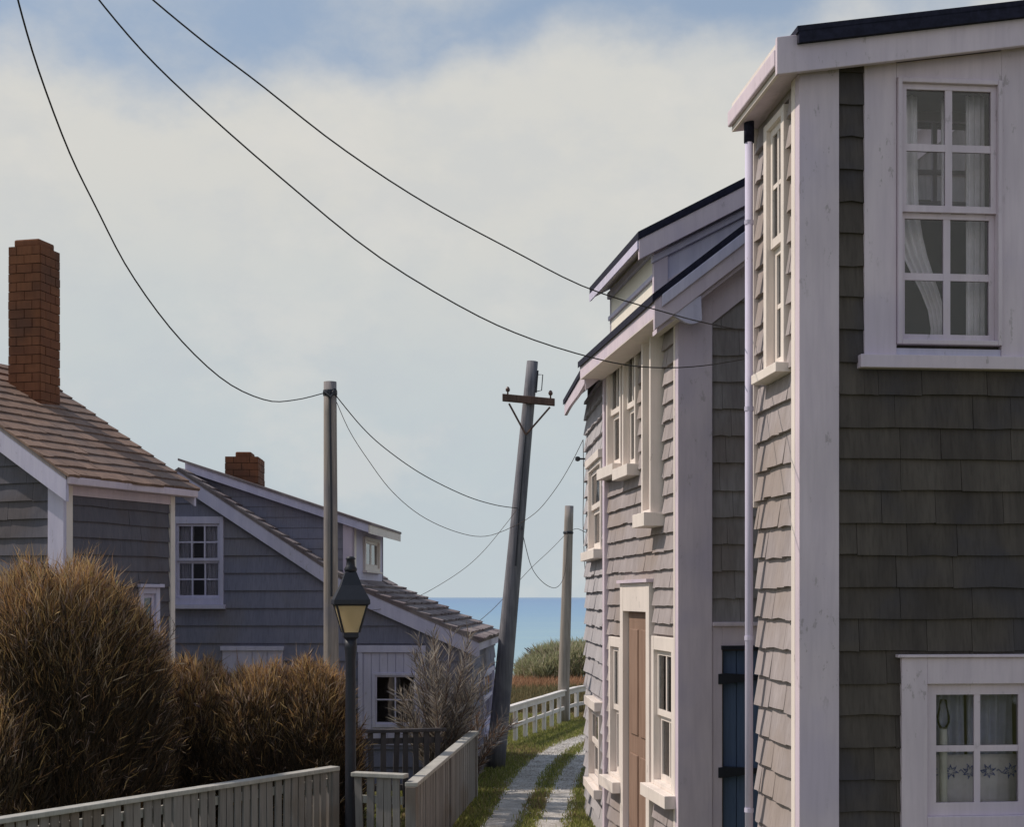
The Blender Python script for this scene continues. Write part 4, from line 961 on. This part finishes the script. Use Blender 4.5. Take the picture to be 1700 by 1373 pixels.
def wire(pxs, dA, dB_, label, r=.008, mat='wire', off=None):
    """hangs in the vertical plane through its two ends, so depth follows from the bearing"""
    a, b = P(*pxs[0], dA), P(*pxs[-1], dB_)
    out = []
    X = np.array([p_[0] for p_ in pxs], float); Y = np.array([p_[1] for p_ in pxs], float)
    tt = np.linspace(0, len(pxs) - 1, 40); ti = np.arange(len(pxs))
    # catmull-rom
    def cr(v, t_):
        i = int(min(max(math.floor(t_), 0), len(v) - 2)); f = t_ - i
        p0, p1_, p2_, p3_ = v[max(i - 1, 0)], v[i], v[i + 1], v[min(i + 2, len(v) - 1)]
        return .5 * ((2 * p1_) + (-p0 + p2_) * f + (2 * p0 - 5 * p1_ + 4 * p2_ - p3_) * f * f + (-p0 + 3 * p1_ - 3 * p2_ + p3_) * f ** 3)
    for t_ in tt:
        x, y = cr(X, t_), cr(Y, t_); k = (x - CX) / FPX
        den = (b.x - a.x) - k * (b.y - a.y)
        s_ = (k * a.y - a.x) / den if abs(den) > 1e-4 and abs(b.x - a.x) > .3 else t_ / (len(pxs) - 1)
        s_ = min(1.05, max(-.6, s_)); d = a.y + (b.y - a.y) * s_
        out.append(P(x, y, d))
    mb = MB().tube(out, r * .62, 6); o = mb.build('overhead_wire', M[mat], smooth=True)
    return tag(o, label, 'wire')
wire([(18, -60), (30, 0), (62, 110), (112, 245), (160, 345), (215, 450), (290, 553), (370, 630), (440, 664), (490, 664), (540, 652)], 8.5, 17.42, 'black wire at far left sagging down to the top of the pale pole', .010)
wire([(130, -50), (165, 0), (240, 88), (330, 175), (470, 298), (620, 420), (770, 512), (880, 562), (1000, 598), (1080, 610), (1160, 608), (1237, 596)], 6.5, 10.3, 'lower of the two long wires crossing the sky to the near house', .0065)
wire([(200, -50), (255, 0), (340, 70), (430, 138), (560, 240), (700, 333), (850, 415), (975, 478), (1110, 520), (1180, 538), (1237, 549)], 6.5, 10.3, 'upper of the two long wires crossing the sky to the near house', .0065)
wire([(557, 656), (600, 708), (640, 745), (700, 787), (770, 822), (820, 838), (859, 844)], 17.45, 21.85, 'wire from the pale pole straight to the leaning pole', .010)
wire([(559, 668), (580, 715), (610, 762), (650, 815), (700, 857), (760, 884), (810, 890), (866, 868)], 17.45, 21.82, 'thin slack wire from the pale pole to the leaning pole', .007, 'wire_pale')
wire([(866, 868), (895, 846), (925, 808), (948, 770), (968, 730)], 21.82, 17.5, 'thin wire climbing from the leaning pole to the farthest right house', .007, 'wire_pale')
wire([(858, 846), (840, 870), (800, 918), (760, 952), (700, 988), (650, 1008), (612, 1014)], 21.85, 19.8, 'thin wire dropping left from the leaning pole to the cottage', .006, 'wire_pale')
wire([(866, 874), (872, 905), (884, 945), (905, 970), (925, 975), (938, 950), (943, 888)], 21.85, 29.88, 'slack looped wire between the leaning pole and the short pole', .009)
wire([(942, 884), (915, 912), (880, 945), (850, 978), (820, 1010), (795, 1032)], 29.88, 25.4, 'thin wire from the short pole down left toward the cottage roof', .008, 'wire_pale')
wire([(946, 882), (958, 878), (972, 884)], 29.88, 18.0, 'short wire from the short pole to the farthest right house', .008)
wire([(968, 730), (969, 800), (968, 870), (971, 940), (976, 1005), (973, 1060)], 17.5, 17.6, 'cable hanging down the corner of the farthest right house', .007)

# ================================================================ fences
def picket_fence(a, b, h, sp, pw, label, cat='fence', posts=(0, 1), mat='picket', railmat='rail', cap=True, name='picket_fence', low=.25, midrail=None, group=None, gate=False):
    a = Vector((a[0], a[1], 0)); b = Vector((b[0], b[1], 0)); L = (b - a).length; U = (b - a).normalized(); N = Vector((U.y, -U.x, 0))
    if N.y > 0: N = -N
    F = Fr(a, U, N); th = thing(name, a, label, cat, group)
    n = int(L / sp)
    unit = bpy.data.meshes.new('picket'); hw = pw / 2; hh_ = h - .02
    unit.from_pydata([(x * hw, y, z) for z in (.04, hh_) for (x, y) in ((-1, -.01), (1, -.01), (1, .01), (-1, .01))], [], [(3, 2, 1, 0), (4, 5, 6, 7), (0, 1, 5, 4), (1, 2, 6, 5), (2, 3, 7, 6), (3, 0, 4, 7)]); unit.materials.append(M[mat])
    R = Matrix((tuple(F.U if F.right else -F.U), tuple(-F.N), (0, 0, 1))).transposed().to_4x4()
    for i in range(n + 1):
        o = bpy.data.objects.new('picket', unit); COL.objects.link(o); o.parent = th
        o.matrix_basis = Matrix.Translation(F.pt((i + .5) * L / (n + 1), 0, .012 + random.uniform(0, .006)) - a) @ R @ Matrix.Rotation(random.gauss(0, .012), 4, 'Y')
    for z_ in ([low, h - .16] if midrail is None else midrail):
        MB().fbox(F, 0, L, z_, z_ + .07, -.04, -.001).build('rail', M[railmat if mat != 'dark_picket' else mat], th)
    if cap: MB().fbox(F, -.04, L + .04, h - .02, h + .02, -.06, .06).build('cap_rail', M[railmat], th, bevel=.006)
    for f in posts:
        MB().fbox(F, f * L - .05, f * L + .05, 0, h - .02, -.055, .045).build('post', M[mat], th, bevel=.006)
    return th
X_ = lambda px, d: (px - CX) / FPX * d
picket_fence((X_(-60, 10.3), 10.3), (X_(552, 13.75), 13.75), .97, .105, .075, 'long grey picket fence at lower left in front of the brown hedge', posts=(0, .5, 1))
picket_fence((X_(592, 13.6), 13.65), (X_(668, 13.5), 13.5), .93, .115, .07, 'small grey picket gate between the hedge and the lane fence', 'gate', posts=(), name='picket_gate', midrail=[.2, .66])
picket_fence((X_(684, 13.45), 13.45), (X_(787, 18.6), 18.6), .86, .115, .09, 'grey picket fence running along the left edge of the lane', posts=(0, .5, 1))
picket_fence((X_(590, 17.4), 17.4), (X_(735, 17.7), 17.7), .98, .145, .065, 'dark picket fence in front of the white cottage door', mat='dark_picket', railmat='dark_picket', posts=(0,))
# white rail fence curving along the far side of the lane
wf = [(X_(838, 25.2), 25.2), (X_(872, 26.7), 26.7), (X_(903, 28.1), 28.1), (X_(928, 29.5), 29.5), (X_(957, 31.0), 31.0), (X_(990, 32.0), 32.0), (X_(1040, 32.6), 32.6), (X_(1100, 33), 33)]
th = thing('rail_fence', (wf[0][0], wf[0][1], 0), 'white two-rail fence curving round the bend of the lane', 'fence')
for i in range(len(wf) - 1):
    a, b = Vector((*wf[i], 0)), Vector((*wf[i + 1], 0)); L = (b - a).length; U = (b - a).normalized(); F = Fr(a, U, (U.y, -U.x, 0))
    MB().fbox(F, 0, L, .56, .66, -.02, .03).build('rail', M['fence_white'], th, bevel=.004)
    MB().fbox(F, -.02, L + .02, .66, .685, -.05, .06).build('cap_rail', M['fence_white'], th)
    MB().fbox(F, 0, L, .27, .34, -.015, .02).build('rail', M['fence_white'], th)
    nps = max(1, round(L / .85))
    for k in range(nps): MB().fbox(F, k * L / nps - .055, k * L / nps + .055, 0, .56, -.03, .035).build('post', M['fence_white'], th, bevel=.005)

# ================================================================ vegetation
def dome(n, c, r, h, lo=.15, shell=.5, pw=3.4, jit=.34):
    """points through a broad-shouldered bush of radius r (x,y) and height h, with outward-up directions"""
    ph = rng.uniform(0, 2 * math.pi, n); rho = rng.uniform(0, 1, n) ** (.5 if shell > .3 else .6)
    lump = 1 + .08 * np.sin(ph * 3 + c[0] * 7) + .06 * np.sin(ph * 7 + 2)
    x = np.cos(ph) * rho * r[0] * lump; y = np.sin(ph) * rho * r[1] * lump
    nz = .5 * np.sin(x * 11 + c[0] * 5) * np.cos(y * 9 + 1) + .3 * np.sin(x * 23 + y * 17 + c[0]) + .2 * np.sin(y * 31 - x * 14)
    H = h * (1 - rho ** pw) ** (1 / pw) * (1 + .085 * nz)
    ct = rng.uniform(0, 1, n) ** .38
    z = np.maximum(H * ct, .03)
    p = np.stack([c[0] + x, c[1] + y, z], 1)
    d = np.stack([np.cos(ph) * rho * .55, np.sin(ph) * rho * .55, 1.0 + 0 * z], 1) + rng.normal(size=(n, 3)) * jit
    return p, d, np.clip(z / h, 0, 1)
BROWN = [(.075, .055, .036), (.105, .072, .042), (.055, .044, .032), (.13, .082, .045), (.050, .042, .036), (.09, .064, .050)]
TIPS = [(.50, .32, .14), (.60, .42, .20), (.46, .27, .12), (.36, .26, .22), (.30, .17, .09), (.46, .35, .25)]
LEAF = [(.62, .50, .18), (.55, .42, .22), (.50, .36, .40), (.46, .48, .18)]
def brown_bush(c, r, h, n, label, group=None, blade=.26, flecks=0):
    b = thing('hedge_bush', (c[0], c[1], 0), label, 'bush', group)
    p, d, ct = dome(n, c, r, h - blade * .6, jit=.27)
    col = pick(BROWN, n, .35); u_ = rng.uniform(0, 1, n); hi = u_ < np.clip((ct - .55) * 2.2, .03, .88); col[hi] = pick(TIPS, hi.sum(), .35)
    ln = rng.uniform(.35, 1.0, n) * blade; lg = rng.uniform(0, 1, n) < .06; ln[lg] *= 1.6
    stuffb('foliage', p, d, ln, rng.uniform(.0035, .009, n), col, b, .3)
    # branching sprigs that break the outline
    B_, D_, S_ = [], [], MB()
    ps, ds, cs = dome(int(n / 60), c, (r[0] * .95, r[1] * .95), h * .88, jit=.30)
    for q, dv in zip(ps, ds):
        dv = Vector(dv).normalized(); q = Vector(q); L = random.uniform(.7, 1.5) * blade
        S_.tube([q, q + dv * L * .5, q + dv * L], [.005, .004, .0015], 4)
        for k in range(9):
            sd_ = dv.cross(Vector((random.gauss(0, 1), random.gauss(0, 1), random.gauss(0, 1)))).normalized()
            B_.append((q + dv * L * (.25 + .75 * k / 9))[:]); D_.append((dv + sd_ * .8)[:])
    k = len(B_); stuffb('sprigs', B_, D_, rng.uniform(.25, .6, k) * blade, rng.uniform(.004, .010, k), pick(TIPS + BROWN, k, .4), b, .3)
    tag(S_.build('twigs', M['arm'], b), kind='stuff')
    if flecks:
        pf, df, cf = dome(flecks * 3, c, (r[0] * 1.0, r[1] * 1.0), h * .97, jit=.7); m_ = cf > .72; pf, df = pf[m_][:flecks], df[m_][:flecks]
        stuffb('leaves', pf, df, rng.uniform(.04, .10, len(pf)), rng.uniform(.015, .035, len(pf)), pick(LEAF, len(pf)), b, .5)
    st = MB()
    for k in range(46):
        a = random.uniform(0, 2 * math.pi); rr = random.uniform(.15, .95)
        q0 = Vector((c[0] + math.cos(a) * r[0] * .25 * rr, c[1] + math.sin(a) * r[1] * .25 * rr, 0)); q2 = Vector((c[0] + math.cos(a) * r[0] * rr, c[1] + math.sin(a) * r[1] * rr, h * math.sqrt(max(.1, 1 - rr * rr)) * .9))
        q1 = q0.lerp(q2, .5) + Vector((-math.cos(a) * .05, -math.sin(a) * .05, .12)); st.tube([q0, q1, q2], [.014, .009, .004], 5)
    tag(st.build('stems', M['arm'], b), kind='stuff')
    return b
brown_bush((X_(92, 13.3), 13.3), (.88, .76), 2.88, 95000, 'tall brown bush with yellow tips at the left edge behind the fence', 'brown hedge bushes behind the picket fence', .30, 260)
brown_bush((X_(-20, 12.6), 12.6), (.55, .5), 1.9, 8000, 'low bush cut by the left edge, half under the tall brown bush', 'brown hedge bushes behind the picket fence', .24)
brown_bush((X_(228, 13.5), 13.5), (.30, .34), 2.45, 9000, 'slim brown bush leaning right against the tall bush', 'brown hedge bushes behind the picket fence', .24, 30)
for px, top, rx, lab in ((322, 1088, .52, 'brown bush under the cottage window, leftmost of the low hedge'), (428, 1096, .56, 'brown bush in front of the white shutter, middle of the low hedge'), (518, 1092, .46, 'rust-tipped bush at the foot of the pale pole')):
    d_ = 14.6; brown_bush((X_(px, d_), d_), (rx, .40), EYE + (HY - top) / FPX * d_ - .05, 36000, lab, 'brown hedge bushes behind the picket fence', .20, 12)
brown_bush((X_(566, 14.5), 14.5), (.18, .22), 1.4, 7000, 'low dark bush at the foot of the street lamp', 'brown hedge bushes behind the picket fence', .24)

def feather_shrub(c, h, nst, spread, cols, label, dens=60, sub=.20):
    s = thing('feathery_shrub', (c[0], c[1], 0), label, 'shrub')
    st = MB(); B_, D_, = [], []
    for k in range(nst):
        a = random.uniform(0, 2 * math.pi); lean = spread * random.uniform(.1, 1.0); L = h * random.uniform(.6, 1.0) * (1 - .25 * lean / spread)
        q = [Vector((c[0], c[1], 0))]; dv = Vector((math.cos(a) * lean * .25, math.sin(a) * lean * .25, 1)).normalized(); out = Vector((math.cos(a), math.sin(a), 0))
        for j in range(8): dv = (dv + out * lean * .07 + Vector((0, 0, .02))).normalized(); q.append(q[-1] + dv * L / 8)
        st.tube(q, [.016 * (1 - i / 9.5) for i in range(9)], 5)
        for j in range(dens):
            f = random.uniform(.18, 1.0) * 8; i = min(7, int(f)); pnt = q[i].lerp(q[i + 1], f - i); tn = (q[i + 1] - q[i]).normalized()
            sd_ = tn.cross(Vector((random.gauss(0, 1), random.gauss(0, 1), random.gauss(0, 1)))).normalized()
            B_.append(pnt[:]); D_.append((tn + sd_ * .75)[:])
    n = len(B_); stuffb('foliage', B_, D_, rng.uniform(.5, 1.2, n) * sub, rng.uniform(.006, .014, n), pick(cols, n), s, .15)
    tag(st.build('stems', M['arm'], s), kind='stuff'); return s
GREY = [(.22, .20, .20), (.32, .29, .28), (.14, .13, .14), (.38, .32, .26), (.24, .19, .15), (.46, .41, .35)]
feather_shrub((X_(733, 18.2), 18.2), EYE + (HY - 1062) / FPX * 18.2 + .35, 52, .95, GREY, 'grey feathery shrub in front of the cottage door, behind the fence', 130, .22)
feather_shrub((X_(775, 19.0), 19.0), 1.45, 40, 1.5, GREY[:3] + [(.20, .12, .07)], 'low dark feathery shrub by the cottage corner near the leaning pole', 80, .18)
# green-grey tree clump by the sea
tb = thing('seaside_bush', (X_(925, 44), 44, 0), 'rounded green-grey bush at the bluff edge against the sea', 'bush')
for cx_, cy_, rx, hh2, nn in ((X_(942, 44), 44, 1.15, 1.0, 8000), (X_(905, 43.5), 43.5, .85, .62, 5000), (X_(990, 44.5), 44.5, 1.3, 1.08, 5000)):
    p, d, ct = dome(nn, (cx_, cy_), (rx, rx), hh2, shell=.4)
    stuffb('foliage', p, d, rng.uniform(.15, .45, nn), rng.uniform(.018, .04, nn), pick([(.38, .38, .22), (.46, .44, .28), (.30, .31, .18), (.48, .41, .32), (.40, .41, .25)], nn), tb)
st = MB()
for k in range(18):
    a = random.uniform(0, 6.28); st.tube([(X_(930, 44), 44, 0), (X_(930, 44) + math.cos(a) * .6, 44 + math.sin(a) * .5, .7), (X_(930, 44) + math.cos(a) * 1.1, 44 + math.sin(a), 1.05)], [.03, .02, .008], 5)
tag(st.build('stems', M['arm'], tb), kind='stuff')

# grass on the lane (kept off the tracks), marsh reeds
def on_track(x, y, m_=0.0):
    r_ = np.zeros(len(x), bool)
    for (a, b, hw) in tracks:
        for i in range(0, 160, 1): r_ |= (np.hypot(x - a[i], y - b[i]) < hw * rng.uniform(.62, 1.0, len(x)) + m_)
    return r_
n = 90000
y = 15.6 + 16.5 * rng.uniform(0, 1, n) ** 1.1; x = rng.uniform(-1.7, 4.2, n) ; x = np.where(rng.uniform(0, 1, n) < .75, rng.uniform(-1.5, 1.8, n), x)
keep = ~on_track(x, y); x, y = x[keep], y[keep]; n = len(x)
patch = np.sin(x * 2.3 + 1) * np.sin(y * 1.1 + x) + rng.normal(0, .5, n)
col = pick([(.25, .27, .07), (.32, .33, .10), (.19, .21, .06), (.38, .34, .16)], n); dry = patch > .75; col[dry] = pick([(.27, .21, .10), (.30, .22, .13)], dry.sum())
d = np.stack([rng.normal(0, .35, n), rng.normal(0, .35, n), np.ones(n)], 1)
tag(blades('grass', np.stack([x, y, np.zeros(n)], 1), d, rng.uniform(.025, .075, n), rng.uniform(.006, .014, n), col), 'short grass on the lane between and beside the wheel tracks', 'grass', kind='stuff')
n = 60000
y = rng.uniform(32.5, 43.5, n); x = rng.uniform(-4, 9, n)
red = y > 38.5 + np.sin(x) * .8
col = pick([(.20, .16, .08), (.25, .19, .10), (.14, .12, .06), (.18, .17, .09)], n); col[red] = pick([(.40, .22, .13), (.46, .28, .17), (.34, .19, .11)], red.sum())
d = np.stack([rng.normal(.1, .25, n), rng.normal(0, .25, n), np.ones(n)], 1)
tag(blades('marsh_reeds', np.stack([x, y, np.zeros(n)], 1), d, rng.uniform(.12, .38, n), rng.uniform(.012, .03, n), col), 'reddish and tan dry reeds covering the marsh before the sea', 'reeds', kind='stuff')

# loose shell and pebbles on and beside the wheel tracks
pb = MB(); r_ = random.Random(11)
for (a, b, hw) in tracks:
    for k in range(3200):
        i = r_.randrange(60, 158); f = r_.random(); x0 = a[i] + (a[i + 1] - a[i]) * f; y0 = b[i] + (b[i + 1] - b[i]) * f
        x0 += r_.gauss(0, hw * .75); y0 += r_.gauss(0, .05); q = r_.uniform(.008, .024); an = r_.uniform(0, 6.28); base = len(pb.v)
        for j in range(4): pb.v.append(Vector((x0 + q * math.cos(an + j * 1.57), y0 + q * math.sin(an + j * 1.57) * .8, .002)))
        pb.v.append(Vector((x0 + q * .2, y0, q * .7 + .004)))
        pb.f += [(base, base + 1, base + 4), (base + 1, base + 2, base + 4), (base + 2, base + 3, base + 4), (base + 3, base, base + 4)]
tag(pb.build('gravel', M['shell']), 'loose pale shell and pebbles scattered over the wheel tracks', 'gravel', kind='stuff')
